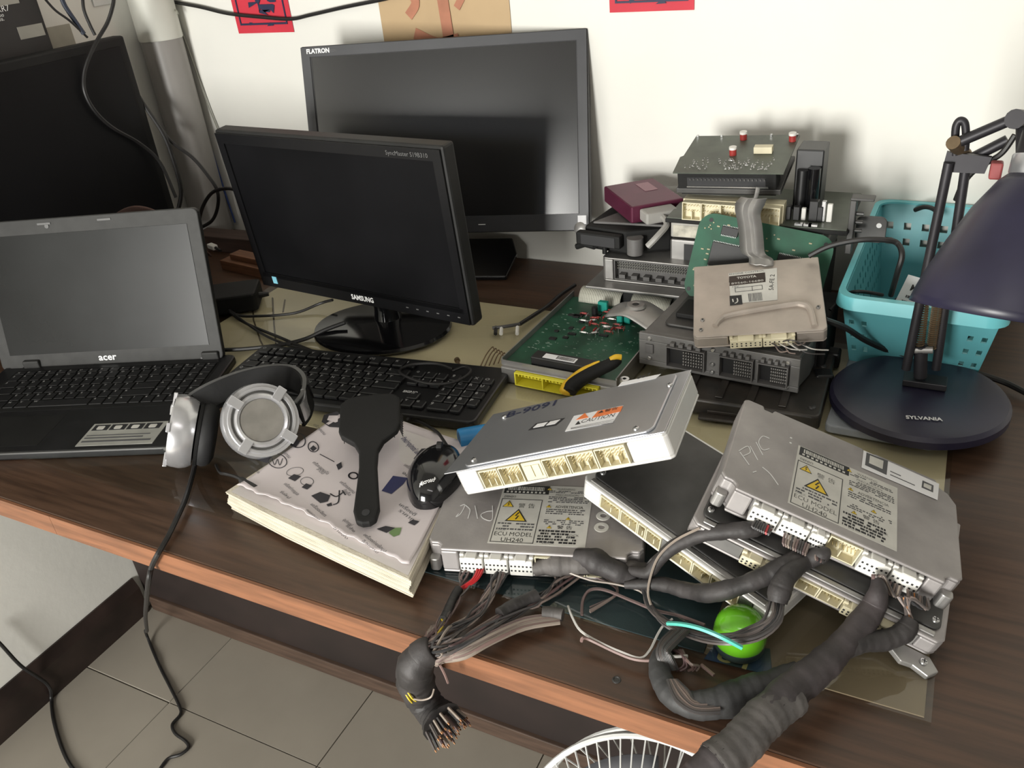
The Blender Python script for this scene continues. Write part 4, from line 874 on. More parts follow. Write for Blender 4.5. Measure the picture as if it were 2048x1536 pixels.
# black plastic unit with shroud
yB = 1.192; a = PY(1170, 480, yB); b = PY(1335, 480, yB); zt = zY(1250, 452, yB); zb = TZ+HZ+.0012
mP = rz(-6, (a.x, yB, zb)); wP = b.x-a.x; hP = zt-zb
th = thing('control_unit', 'matte black plastic control unit with side shroud under the maroon box', 'control unit', mP)
MB().prism([(0, .0), (wP*.55, -.004), (wP*.98, .035), (wP, .12), (.035, .13), (.0, .10)], 0, hP*.9).build('housing', M_blks, th, bev=.004)
MB().prism([(.01, .01), (wP*.9, .03), (wP*.92, .12), (.05, .12)], hP*.9, hP).build('lid', M_gm, th, bev=.003)
MB().box(-.006, -.02, hP*.30, wP*.52, -.0045, hP*.80).build('connector_shroud', M_blks, th, bev=.003)
MB().box(.004, -.021, hP*.36, wP*.46, -.0195, hP*.74).build('shroud_mouth', M_ink, th)
MB().cyl((wP*.66, -.004, hP*.1), (wP*.66, -.004, hP*.72), .013, 16).build('valve_body', M_gm, th, smooth=True)
MB().cyl((wP*.30, -.012, 0.001), (wP*.30, -.012, hP*.3), .004, 8).build('peg', M_blks, th)
MB().tube([(-.01, -.01, .005), (.006, -.012, .012), (.02, -.008, .008), (.03, -.01, .016)], .005, 8).build('latch_lever', M_blks, th)
# small key fob on the monitor corner
# maroon box with cable
zm = zt+.002; c0 = P(1262, 425, zm-TZ); c0.z = zm
pA, pB_, pC = P(1207, 372, zm-TZ+.028), P(1262, 415, zm-TZ+.028), P(1325, 382, zm-TZ+.028)
mm = fr((pA.x, pA.y, zm+.028), (pB_-pA), (pC-pB_)); wM_, dM_ = (pB_-pA).length, (pC-pB_).length
th = thing('interface_box', 'maroon metal interface box with grey plug on top of the black unit', 'interface box', mm)
MB().box(0, 0, -.027, wM_, dM_, 0).build('body', M_mar, th, bev=.003)
MB().box(wM_*.15, dM_*.55, .0002, wM_*.5, dM_*.8, .0005).build('sticker', mat('faded_sticker', (.33, .16, .20), .5), th)
MB().box(wM_+.0003, dM_*.15, -.022, wM_+.03, dM_*.75, -.004).build('plug_shell', mat('plug_grey', (.36, .35, .33), .5), th, bev=.003)
cable('lead', [mm @ Vector((wM_+.03, dM_*.45, -.013)), mm @ Vector((wM_+.05, dM_*.42, -.018)), mm @ Vector((wM_+.06, dM_*.2, -.03)), mm @ Vector((wM_+.055, dM_*.05, -.045))], .005, mat('plug_grey', (.36, .35, .33), .5), par=th)
# stack under the top board
a = PY(1340, 500, YS); xs0 = a.x; xs1 = PY(1648, 500, YS).x
def zs(py): return zY(1370, py, YS)
z1, z2, z3, z4 = TZ+.0005, zs(478), zs(443), zs(436)
zbm = zs(525)
th = thing('control_unit', 'grey boxed control unit low in the back stack with square socket', 'control unit', (xs0, YS, zbm-.002))
MB().box(0, .002, -(zbm-.002-TZ)+.0008, xs1-xs0, .16, 0).build('packing_block', M_drk, th, bev=.002)
MB().box(0, 0, .0003, xs1-xs0, .165, z2-zbm).build('case', M_alu, th, bev=.003)
MB().box(.022, -.001, .006, .052, .0, z2-zbm-.006).build('socket', M_ink, th)
th = thing('control_unit', 'white dusty control unit in the middle of the back stack', 'control unit', (xs0+.002, YS-.004, z2+.0030))
MB().box(0, 0, 0, xs1-xs0-.01, .16, z3-z2-.004).build('case', mat('dusty_white', (.48, .46, .42), .6, var=.2, scale=30), th, bev=.002)
MB().box(.004, -.0006, .002, .06, -.0001, z3-z2-.008).build('paper_label', mat('dirty_label', (.60, .57, .48), .7, var=.25, scale=60), th)
# board module with white connector
x0, x1 = PY(1335, 436, YS).x, PY(1700, 440, YS).x
th = thing('circuit_board_unit', 'black framed circuit board with cream connector in the back stack', 'circuit board', (x0, YS-.012, z3+.0008))
zt4 = zs(434)-z3-.0008
MB().box(0, .0, 0, x1-x0, .165, zt4).build('frame', M_blks, th, bev=.001)
bd = MB().box(.002, .002, zt4, x1-x0-.002, .163, zt4+.0016).build('circuit_board', M_pcbd, th)
hz_ = zs(397)-z3-.0008; xa_, xb_ = PY(1366, 415, YS-.012).x-x0, PY(1562, 420, YS-.012).x-x0
nS = 5; ww = (xb_-xa_)/nS
for i in range(nS): socket(th, xa_+i*ww, xa_+(i+1)*ww-.0004, zt4+.002, hz_, .012, pins=(6, 2), y=-.004, seed=i, fins=1)
MB().box(xa_-.002, .0085, zt4+.0017, xb_+.002, .03, hz_+.001).build('connector_body', M_cream, th)
zx = hz_
for px, py, m_, d in ((1608, 415, M_whitep, (.006, .006, .018)), (1624, 418, M_tealc, (.007, .006, .016)), (1661, 402, M_whitep, (.007, .006, .026)), (1640, 405, M_blk, (.010, .010, .022)), (1595, 400, M_blk, (.009, .009, .02)), (1630, 390, M_blk, (.012, .012, .03)), (1650, 385, M_solder, (.006, .006, .03)), (1580, 395, M_blk, (.006, .01, .02))):
    p = PY(px, py+12, YS+.02); MB().cbox((p.x-x0, .03, zt4+.0017+d[2]/2), d).build('capacitor' if m_ != M_solder else 'coil', m_, bd, bev=.0008, seg=1)
for px in (1600, 1616, 1628): p = PY(px, 430, YS-.005); MB().cbox((p.x-x0, .007, zt4+.0035), (.012, .006, .003)).build('chip', M_solder, bd)
xr_ = x1-x0
MB().box(xr_-.002, .01, -.03, xr_+.006, .03, hz_+.012).box(xr_-.002, .01, hz_+.0121, xr_+.028, .03, hz_+.0155).build('metal_bracket', M_drk, th, bev=.001)
MB().prism(rrect(xr_+.006, -.022, xr_+.046, .016, .009), -.043, -.040, T(0, .0, 0, 90)).build('mounting_plate', M_drk, th, bev=.0008)
MB().cyl((xr_+.036, .0399, .004), (xr_+.036, .0385, .004), .0035, 14).build('bolt_hole', M_leg, th)
for i in range(3): MB().cyl((xr_+.006, .02, .002+i*.012), (xr_+.016, .02, .002+i*.012), .003, 10).build('bolt', M_drk, th)
# top board
mT = fr((-.351, 1.172, 1.012), (.999, .017, .036), (-.02, .991, .131))
th = thing('circuit_board_unit', 'olive circuit board with black connector on top of the back stack', 'circuit board', mT)
wT, dT = .155, .135
bd = MB().prism([(0, 0), (wT, 0), (wT, dT), (.0, dT), (0, .06), (-.004, .055)], -.0016, 0).build('circuit_board', M_pcbd, th)
zc = -(1.012-(z3+.0008+hz_+.002))
hb_ = MB().box(.006, .002, -.026, wT-.010, .035, -.0018).build('black_connector', M_blks, th, bev=.001)
MB().box(.02, .0012, -.020, wT-.024, .0019, -.008).build('connector_mouth', M_ink, hb_)
MB().box(.02, -.002, -.0218, wT-.02, .0012, -.0202).build('chrome_strip', M_solder, hb_)
for i in range(20): MB().box(.024+i*.0055, -.0004, -.012, .026+i*.0055, .0011, -.009).build('contact', M_drk, hb_)
MB().box(.002, .004, -.034, wT-.004, .12, -.0262).build('metal_tray', M_drk, th, bev=.001)
MB().box(.008, .012, zc+.001, wT-.012, .11, -.0342).build('spacer', M_blks, th)
mb = MB(); rr = random.Random(9)
for k in range(70):
    x, y = rr.uniform(.012, wT-.02), rr.uniform(.012, .045); mb.cyl((x, y, 0), (x+rr.uniform(-.002, .002), y, .0035), .0006, 5); mb.cyl((x, y, 0), (x, y, .0012), .0016, 6, .0006)
tag(mb.build('solder_pins', M_solder, bd), kind='stuff')
for c, m_ in (((1466, 310), M_resi), ((1487, 279), M_resi), ((1585, 282), M_resi)):
    x, y = LOC(mT, *c); o = MB().cyl((x, y, .0002), (x, y, .009), .0052, 16).build('coil_can', m_, bd, smooth=True); MB().cyl((x, y, .0091), (x, y, .0125), .0055, 16).build('can_top', M_whitep, o, smooth=True)
x, y = LOC(mT, 1527, 305); MB().box(x-.013, y-.006, .0002, x+.013, y+.006, .010).build('cream_relay', M_cream, bd, bev=.0008)
mb = MB()
for k in range(5): mb.box(.002+k*.037, dT-.006, .0001, .005+k*.037, dT-.002, .003)
mb.build('edge_pins', M_solder, bd)
p = mT @ Vector((wT+.004, .05, -.05))
th = thing('capacitor_module', 'dark capacitor module standing behind the right of the olive board', 'capacitor', (p.x, 1.24, z3+.0008+zt4+.002))
hh = zY(1625, 300, 1.24)-(z3+.0008+zt4+.002)
MB().box(0, 0, 0, .038, .05, hh).build('block', M_blk, th, bev=.002)
MB().cyl((.012, -.006, .01), (.012, -.006, hh*.7), .008, 14).build('capacitor', M_blk, th, smooth=True); MB().cyl((.028, -.010, .01), (.028, -.010, hh*.75), .009, 14).build('capacitor', M_blkg, th, smooth=True)
# rounded green board leaning on the stack
pTL, pTR, pBL = PY(1412, 432, 1.16), PY(1640, 478, 1.165), PY(1368, 592, 1.115)
mQ = fr(pBL, pTR-pTL, pTL-pBL); wQ = .185; dQ = .125
th = thing('circuit_board', 'green circuit board with rounded corners leaning in front of the back stack', 'circuit board', mQ)
bd = MB().prism(rrect(-.004, 0, wQ, dQ, .022, 6), -.0008, .0008).build('board', mat('pcb_bright', (.015, .11, .060), .6, var=.2, scale=20), th)
for c in ((-.004+.008, .012), (.012, dQ-.01), (wQ-.012, dQ-.012)): MB().cyl((*c, .0009), (*c, .0013), .003, 12).build('mounting_hole', M_ink, bd)
for (x, y, w_, h_) in ((.022, .052, .062, .034), (.115, .07, .045, .018), (.03, .098, .024, .012), (.02, .03, .05, .012), (.118, .03, .04, .02)):
    o = MB().box(x, y, .0009, x+w_, y+h_, .0042).build('chip', M_blk, bd, bev=.0005, seg=1); mb = MB(); n = int(w_/.0022)
    for i in range(n):
        for yy, s_ in ((y-.0018, 0), (y+h_, 1)): mb.box(x+.001+i*.0022, yy, .0009, x+.0019+i*.0022, yy+.0018, .0022)
    tag(mb.build('chip_leads', M_solder, o), kind='stuff')
mb = MB(); rr = random.Random(4)
for k in range(90): x, y = rr.uniform(.004, .17), rr.uniform(.01, dQ-.01); mb.cbox((x, y, .0014), (rr.choice((.0018, .004)), .0018, .0012))
tag(mb.build('small_components', mat('comp_pale', (.40, .36, .22), .4), bd), kind='stuff')
# unit with bracket strap and part sticker
mY = fr((-.2592, .963, .8616), (.967, .236, .092), (-.253, .916, .313))
W, D, T_ = .165, .139, .022
th = thing('control_unit', 'dusty beige metal control unit with white part sticker and bracket strap', 'control unit', mY)
M_by = mat('zinc_dusty', (.52, .46, .41), .5, .55, var=.12, scale=18, rvar=.1)
case(th, [(.004, 0), (W-.004, 0), (W, .004), (W, D), (0, D), (0, .004)], T_, (.044, .128, .012), M_by, bev=.003)
mb = MB().tube(smoothpath([(.028, .018, 0), (.034, .028, .001), (.05, .036, .0016), (.12, .047, .0016), (.138, .046, .0016), (.147, .036, .001), (.15, .006, .0)], 6), .0042, 8); mb.build('pressed_rib', M_by, th, smooth=True)
st = quad(mY, [(1462, 608), (1555, 600), (1554, 536), (1457, 547)], .0003, .0006).build('part_sticker', M_label, th)
quad(mY, [(1458, 565), (1531, 557), (1530, 545), (1458, 553)], .0006, .0008).build('title_panel', mat('sticker_brown', (.05, .035, .03), .6), st)
ltext(mY, 'TOYOTA', (1474, 559), (1513, 555), .0058, .0009, st, M_label, bold=.03); ltext(mY, 'ENGINE CONTROL', (1459, 551), (1529, 543), .0042, .0008, st, M_inkg)
quad(mY, [(1459, 572), (1531, 564), (1531, 556), (1459, 564)], .0006, .0008).build('number_panel', mat('sticker_brown', (.05, .035, .03), .6), st)
ltext(mY, '89560-16680', (1463, 570), (1527, 563), .0052, .0009, st, M_label); ltext(mY, '12V', (1465, 576), (1478, 575), .004, .0008, st, M_inkg)
x, y = LOC(mY, 1546, 573); lettering('5A-FE 2', .0085, T(x, y-.008, .0008, 0, 0, 84), st, M_ink, fit=.031)
quad(mY, [(1460, 611), (1485, 608), (1483, 590), (1459, 592)], .0006, .0008).build('kana_panel', M_ink, st); ltext(mY, 'リ', (1466, 608), (1478, 606), .0115, .0009, st, M_label, bold=.02)
mb = MB(); rr = random.Random(2); xx = 0
while xx < 28: l = rr.uniform(.6, 1.8); mb.prism([LOC(mY, 1498+xx, 604-xx*.1), LOC(mY, 1498+xx+l, 604-xx*.1), LOC(mY, 1496+xx+l, 588-xx*.1), LOC(mY, 1496+xx, 588-xx*.1)], .0006, .0008); xx += l+1.1
mb.build('code_bars', M_inkg, st)
mb = MB(); 
for a, b in (((1470, 577), (1524, 571)), ((1471, 585), (1525, 579)), ((1470, 577), (1471, 585)), ((1524, 571), (1525, 579)), ((1504, 573), (1505, 582))): mb.ribbon([LOC(mY, *a), LOC(mY, *b)], .0008, .0006, th=.0002)
mb.build('form_box', M_inkg, st)
for (xa2, xb2) in ((.046, .086), (.087, .126)): plug(th, xa2, xb2, -T_+.003, -.005, .001, M_cream, 7)
for c in ((.012, .03), (.010, .012), (W-.008, .04)): screw(th, *c, .0001, M_alu, .0028)
# bracket strap on the unit, rising behind
p0, p1_, p2_, p3_ = P(1508, 527, .12), PY(1503, 470, 1.075), PY(1500, 415, 1.08), PY(1512, 385, 1.085)
iv = mY.inverted(); A = [mY @ Vector((.090, D-.010, .0022)), mY @ Vector((.090, D+.001, .004)), PY(1506, 505, 1.118), PY(1503, 480, 1.122), PY(1500, 450, 1.124), PY(1496, 425, 1.126), PY(1500, 408, 1.128), PY(1508, 395, 1.13)]
mb = MB(); A = smoothpath(A, 5); wds = [.017]*len(A)
for i, c in enumerate(A):
    wv = .0165 if i < len(A)-12 else .0165+.003*(i-len(A)+12)/6 if i < len(A)-6 else .0195-.003*(i-len(A)+6)/6
    for k, off in ((-1, 0), (-.35, .004), (0, .001), (.35, .004), (1, 0)): mb.v.append(c+Vector((k*wv, -off, 0)))
    if i: a0 = len(mb.v)-10; mb.f += [(a0+k, a0+k+1, a0+6+k, a0+5+k) for k in range(4)]
mb.build('bracket_strap', M_alu, th, smooth=True, solid=.0016, world=True)
MB().tube([PY(1510, 402, 1.13), PY(1514, 385, 1.13), PY(1516, 375, 1.132)], .003, 8).build('strap_pin', M_alu, th, world=True)
for k in range(9):
    rr = random.Random(k); q0 = mY @ Vector((.128-k*.004, -.004, -.014)); e = Vector((rr.uniform(.01, .045), rr.uniform(-.02, .0), rr.uniform(-.012, .006)))
    MB().tube(smoothpath([q0, q0+e*.5+Vector((0, -.008, rr.uniform(-.004, .010))), q0+e]), .0009, 5).build('wire', (M_wwht, WIRE[2], WIRE[3])[k % 3], th, smooth=True, world=True)
# large grey unit with three sockets
pL, pR = P(1283, 664, .083), P(1597, 718, .083)
m3 = fr(pL, pR-pL, (0, 1, 0)); W = (pR-pL).length; D, T_ = .16, .050
th = thing('control_unit', 'large grey control unit with three big multi-pin sockets facing the lamp side', 'control unit', m3)
M_3 = mat('zinc_grey', (.19, .185, .18), .5, .4, var=.18, scale=20, rvar=.1)
MB().prism([(0, .006), (W, .006), (W+.006, .05), (W, D), (.006, D)], -T_, -.001).build('case', M_3, th, bev=.003)
MB().prism(rrect(.02, .03, W-.03, D-.012, .01), -.0008, .004).build('cover', M_drk, th, bev=.002)
MB().box(.03, .05, .0042, .085, .10, .012).build('top_block', M_blks, th, bev=.002)
fpn = MB()
hs = [(.038, .093), (.112, .158), (.163, .203)]
zz = [-.042, -.012]
fpn.box(-.004, 0, -.012, W+.003, .006, -.001).box(-.004, 0, -T_, W+.003, .006, -.042)
xx = [-.004]+[v for h in hs for v in h]+[W+.003]
for i in range(0, len(xx), 2): fpn.box(xx[i], 0, -.042, xx[i+1], .006, -.012)
fpn.build('front_plate', M_3, th, bev=.0008)
for (xa3, xb3) in hs:
    o = MB().box(xa3+.0004, -.008, -.0425, xa3+.0018, .0045, -.0115).box(xb3-.0018, -.008, -.0425, xb3-.0004, .0045, -.0115).box(xa3+.0018, -.008, -.0130, xb3-.0018, .0045, -.0115).box(xa3+.0018, -.008, -.0425, xb3-.0018, .0045, -.041).build('socket_shroud', M_gm, th)
    MB().box(xa3+.0018, .0030, -.041, xb3-.0018, .0045, -.013).build('socket_floor', M_blk, o)
    mb = MB()
    for j in range(5):
        for i in range(8): mb.box(xa3+(xb3-xa3)*(.42+.066*i), -.003, -.0385+j*.0046, xa3+(xb3-xa3)*(.42+.066*i)+.0016, .0029, -.0365+j*.0046)
    tag(mb.build('pins', mat('pin_dull', (.26, .25, .24), .5), o), kind='stuff')
    for k in range(4): MB().box(xa3+(xb3-xa3)*(.1+.22*k), -.007, -.0112, xa3+(xb3-xa3)*(.22+.22*k), .0055, -.006).build('latch_rib', M_gm, o, bev=.0006, seg=1)
for c in ((.012, -.008), (.012, -.038), (.102, -.008), (.102, -.030), (.102, -.042), (W-.012, -.008), (W-.012, -.044)):
    o = MB().lathe([(0, .003), (.0022, .003), (.0034, .0018), (.0038, 0)], 12, T(c[0], 0, c[1], 90)).build('screw', M_solder, th, smooth=True)
MB().box(.006, -.003, -.03, .018, 0, -.016).build('locating_boss', M_gm, th, bev=.001)
# dark units under it
pL, pR = P(1335, 790, .030), P(1640, 835, .030)
m4 = fr(pL, pR-pL, (0, 1, 0)); W = (pR-pL).length
th = thing('control_unit', 'black oily control unit under the three-socket unit', 'control unit', m4)
M_oil = mat('oily_black', (.022, .021, .020), .4, .3, var=.4, scale=20, col2=(.06, .05, .042), rvar=.15)
MB().prism(rrect(0, .0, W, .17, .01), -(.030-Z0)+.0004, 0).build('case', M_oil, th, bev=.003)
for i in range(4): MB().box(.02+i*.04, .01, .0003, .03+i*.04, .12, .0025).build('cooling_rib', M_oil, th, bev=.0008)
for c in ((.01, .02), (W-.012, .02), (W-.012, .13)): screw(th, *c, .0002, M_drk, .005)
MB().cyl((-.004, .02, -.012), (-.004, .02, .010), .010, 16).build('side_connector', M_gm, th, smooth=True)
th = thing('heat_sink_plate', 'dark dirty metal plate with ribs beneath the silver unit end', 'metal plate', fr(P(1395, 835, .012), P(1600, 860, .012)-P(1395, 835, .012), (0, 1, 0)))
MB().box(0, 0, -.0042, .135, .07, .0).build('plate', M_oil, th, bev=.002)
for i in range(3): MB().box(.01, .012+i*.02, .0002, .12, .018+i*.02, .005).build('rib', M_oil, th, bev=.001)
# bent bracket with a hole
th = thing('metal_bracket', 'bent steel bracket with bolt hole lying behind the green board', 'bracket', fr(P(1232, 622, .062), (.93, -.25, 0), (.25, .93, 0)))
bp_ = MB().grid(lambda u, v: (.0+.140*u, .058*(v-.5)*(1-.35*max(0, u-.5)), .012*math.exp(-((u-.25)/.2)**2)+.006*(1-abs(2*v-1)**2)-.02*max(0, u-.45)), 26, 10).build('plate', M_alu, th, smooth=True, solid=.0022)
MB().lathe([(.005, .0200), (.007, .0208), (.013, .0203), (.016, .0170)], 20, T(.036, 0, 0)).build('boss', M_alu, th, smooth=True); MB().cyl((.036, 0, .0165), (.036, 0, .0201), .0052, 14).build('bolt_hole', M_ink, th)
# yellow and black cutter handle
pa_, pb2 = P(1138, 786, .024), P(1240, 716, .062)
mK = fr(pa_, pb2-pa_, None, (0, 0, 1)); LK = (pb2-pa_).length
th = thing('side_cutter', 'hand tool with yellow and black grip beside the yellow connector', 'hand tool', mK)
MB().tube(smoothpath([(0, 0, 0), (.01, .006, .002), (LK*.4, .004, .004), (LK*.8, -.002, .002), (LK, -.004, 0)]), [.006, .0095, .010, .010, .0105, .0108, .0108, .0108, .0105, .0103, .010, .0098, .0095, .0095, .0093, .0092, .0090, .0090, .0088, .0086, .008, .007, .006, .005, .003], 14).build('grip', M_blks, th, smooth=True)
MB().tube(smoothpath([(-.006, .004, 0), (.006, .0115, .004), (.03, .0125, .008), (LK*.55, .010, .009), (LK*.7, .006, .0105)]), [.005, .0075, .0085, .0085, .0085, .0083, .008, .0075, .0072, .007, .0066, .0062, .0058, .0055, .005, .0047, .0044, .004, .0036, .0033, .003, .0025, .002, .0015, .001], 12).build('yellow_inlay', M_grip, th, smooth=True)
MB().tube(smoothpath([(LK*.86, -.002, .008), (LK*.95, -.004, .008), (LK*1.02, -.006, .004)]), .004, 10).build('yellow_tip', M_grip, th, smooth=True)
th = thing('socket_bit', 'small steel socket bit standing behind the silver unit edge', 'socket bit', P(1249, 757, .045))
MB().lathe([(.0028, -.002), (.0028, .0), (.0065, .0), (.0068, -.002), (.0068, -.036), (0, -.036)], 18).build('barrel', M_solder, th, smooth=True)
tb = MB(); q0, q1 = P(918, 878, .040), P(1075, 850, .034)
d = q1-q0; side = d.cross(Vector((0, 0, 1))).normalized()
th = thing('blue_tube', 'rolled blue plastic tube lying under the silver unit', 'tube', q0)
MB().tube([q0, q0+d*.02, q0+d*.5, q1], [.0125, .013, .013, .012], 18).build('roll', M_blue, th, smooth=True, world=True)
MB().cyl(q0-d*.002, q0+d*.004, .0085, 16).build('roll_mouth', mat('blue_deep', (.01, .09, .22), .5), th, world=True)
# screw and pins lying on the glass
p = P(915, 722, .012); th = thing('loose_screw', 'loose steel screw lying on the glass right of the monitor foot', 'screw', p)
MB().cyl((0, 0, .0), (.010, -.010, -.002), .002, 10).build('shank', M_rust, th); MB().cyl((0, 0, 0), (-.003, .003, .0007), .0045, 12).build('head', M_rust, th)
for i in range(5):
    q = P(960+i*9, 735-i*2, .010); e = P(985+i*6, 694+i*3, .018)
    MBp = MB().tube(smoothpath([q, (q+e)/2+Vector((0, 0, .004)), e, e+Vector((.004, -.003, -.005))]), .0011, 6)
    tag(MBp.build('bent_pin', M_rust, None, smooth=True), 'thin bent steel clip in a cluster beside the green circuit board', 'clip', 'bent clips beside the green board')
for i in range(6):
    q = P(955+i*9, 740+(i % 3)*4, .012); o = MB().lathe([(.0, .004), (.003, .004), (.005, .0), (.0035, -.0045), (0, -.0045)], 10, Matrix.Translation(q)).build('metal_nut', M_rust, None, smooth=True)
    tag(o, 'small dull metal nut in a heap at the keyboard back edge', 'nut', 'nuts behind the keyboard')
th = thing('probe_clip', 'small black and white probe clip lying left of the green circuit board', 'probe', P(1010, 655, .012))
MB().tube(smoothpath([P(985, 656, .013), P(1010, 653, .014), P(1040, 648, .014)]), .003, 8).build('clip_body', M_drk, th, smooth=True, world=True)
for x, m_ in ((992, M_blk), (1003, M_whitep), (1035, M_whitep)): MB().cyl(P(x, 654, .013), P(x-1, 668, .010), .003, 8).build('tip', m_, th, world=True)
MB().tube(smoothpath([P(1040, 648, .014), P(1065, 632, .013), P(1095, 612, .012), P(1120, 590, .012), P(1150, 570, .012)]), .0034, 8).build('lead', M_rub, th, smooth=True, world=True)
kf = thing('key_fob', 'small ring and fob hanging at the wide monitor right corner', 'key ring', PY(1158, 460, 1.25))
MB().lathe([(.006, -.003), (.011, 0), (.006, .003), (0, .003)], 16, Matrix.Translation(PY(1160, 457, 1.25)) @ Matrix.Rotation(R(70), 4, 'X')).build('fob', M_alu, kf, smooth=True, world=True)
# ================================================================== basket, lamp, bottle, fan, harnesses
mBk = rz(-3, (0.0, 1.11, TZ+Z0))
bs = thing('plastic_basket', 'turquoise plastic basket with slotted sides behind the desk lamp', 'basket', mBk)
w0, w1, h0, h1, db, dt = .075, .093, .118, .150, .24, .285
def bcol(u, v, side):      # wall point: u along the side, v up
    xb = w0+(w1-w0)*v
    yf, yb = .0-.028*v, db+.022*v
    hgt = lambda y: (h0+(h1-h0)*max(0, min(1, y/db)))*v
    if side == 'f': x = -xb+2*xb*u; return Vector((x, yf, hgt(yf)))
    if side == 'b': x = -xb+2*xb*u; return Vector((x, yb, hgt(yb)))
    y = yf+(yb-yf)*u; return Vector((-xb if side == 'l' else xb, y, hgt(y)))
for side, nu, rows_ in (('f', 11, (.30, .48, .66)), ('b', 7, (.62, .78)), ('l', 15, (.30, .48, .66, .8)), ('r', 15, (.30, .48, .66, .8))):
    mb = MB(); us = [0]; 
    for k in range(nu): us += [(k+.30)/nu, (k+.70)/nu]
    us.append(1); vs_ = [0]
    for r_ in rows_: vs_ += [r_-.035, r_+.035]
    vs_.append(1)
    idx = {}
    for j, v in enumerate(vs_):
        for i, u in enumerate(us): idx[i, j] = len(mb.v); mb.v.append(bcol(u, v, side))
    for j in range(len(vs_)-1):
        for i in range(len(us)-1):
            hole = (j % 2 == 1) and (i % 2 == 1) and not (side == 'f' and 3 < i < len(us)-6)
            if not hole: mb.f.append((idx[i, j], idx[i+1, j], idx[i+1, j+1], idx[i, j+1]))
    mb.build('slotted_side', M_aqua, bs, solid=.0028)
MB().box(-w0, 0, .0005, w0, db, .0035).build('bottom', M_aqua, bs)
rim = []
for cx, cy, a in ((w1-.02, -.028+.02, -90), (w1-.02, db+.022-.02, 0), (-w1+.02, db+.022-.02, 90), (-w1+.02, -.028+.02, 180)):
    for i in range(6): t = R(a+18*i); x, y = cx+.024*math.cos(t), cy+.024*math.sin(t); rim.append((x, y, h0+(h1-h0)*max(0, min(1, y/db))))
mb = MB(); n = len(rim)
for (x, y, z) in rim:
    d = Vector((x, y-db/2, 0)).normalized(); c = Vector((x, y, z)); mb.v += [c-d*.006+Vector((0, 0, .003)), c+d*.006+Vector((0, 0, .003)), c+d*.009+Vector((0, 0, -.014)), c+d*.006+Vector((0, 0, -.014)), c+d*.003, c-d*.006]
for i in range(n):
    a, b = i*6, ((i+1) % n)*6; mb.f += [(a+k, a+(k+1) % 6, b+(k+1) % 6, b+k) for k in range(6)]
mb.build('rim', mat('aqua_rim_lit', (.16, .55, .60), .35, var=.04), bs, smooth=True)  # paler copy of the basket plastic: rim highlight put into its colour
iB = mBk
def inb(name, label, cat, loc, rot, fn_):
    t = thing(name, label, cat, iB @ T(*loc, *rot)); fn_(t); return t
inb('folded_leaflet', 'white printed leaflet poking up inside the turquoise basket', 'leaflet', (-.045, .055, .045), (55, 0, -25), lambda t: (MB().box(0, 0, 0, .055, .075, .0015).build('sheet', M_labelw, t), lettering('MIC', .012, T(.012, .055, .0018), t, M_ink, bold=.03), dashes(.008, .045, .01, .05, 5, .0017, t)))
inb('dark_pouch', 'dark cloth pouch filling the basket behind the leaflet', 'pouch', (-.04, .08, .005), (0, 0, 8), lambda t: MB().grid(lambda u, v: ((.11*(u-.1))*1., .10*v, .055*math.sin(math.pi*min(1, max(0, u)))**.5*math.sin(math.pi*v)**.5+.004*math.sin(9*u+7*v)), 16, 14).build('bag', mat('pouch_dark', (.03, .028, .04), .7, var=.3), t, smooth=True, solid=.003))
inb('blue_grey_roll', 'grey blue roll lying in the basket beside the lamp arm', 'roll', (-.005, .03, .045), (0, 0, 0), lambda t: MB().cyl((0, 0, 0), (.05, .02, .004), .021, 20).build('roll', mat('roll_grey', (.22, .23, .32), .5), t, smooth=True))
inb('green_packet', 'green printed packet at the bottom of the basket', 'packet', (-.055, .006, .006), (0, 0, 0), lambda t: MB().box(0, 0, 0, .10, .02, .052).build('packet', mat('packet_green', (.16, .24, .09), .5, var=.3, scale=30, col2=(.4, .38, .12)), t, bev=.003))
inb('cable_coil', 'coil of pale and dark cable in the basket right side', 'cable', (.04, .05, .055), (0, 0, 0), lambda t: [MB().tube([(.028*math.cos(a*.4+k), .03*math.sin(a*.4+k), .006*k+.004*math.sin(a)) for a in range(15)], .0035, 8).build('loop', (M_greyc, M_rub, M_wwht)[k], t, smooth=True) for k in range(3)])
cable('antenna_cable', [P(1618, 512, .165), P(1660, 492, .18), P(1720, 480, .19), P(1770, 480, .19), P(1795, 487, .185), P(1804, 510, .175), P(1795, 545, .15), P(1782, 590, .10)], .0038, M_rub, 'stiff black cable arching from the beige unit into the turquoise basket')
cable('lamp_cable', [P(1650, 640, .12), P(1690, 655, .10), P(1730, 680, .07), P(1775, 700, .045), P(1820, 712, .04), P(1880, 720, .03), P(1950, 745, .02), P(2010, 765, .012), P(2060, 790, .01)], .004, M_rub, 'black cable running behind the lamp base to the right edge')
cable('thin_cable', [P(1660, 620, .10), P(1690, 590, .115), P(1720, 583, .125), P(1765, 590, .11)], .0025, M_rub, 'thin black cable hanging over the basket left rim')
cable('basket_cable', [PY(1830, 420, 1.36), PY(1850, 414, 1.35), PY(1870, 420, 1.34), PY(1880, 440, 1.33)], .0035, M_rub, 'black cable bump behind the basket back rim')
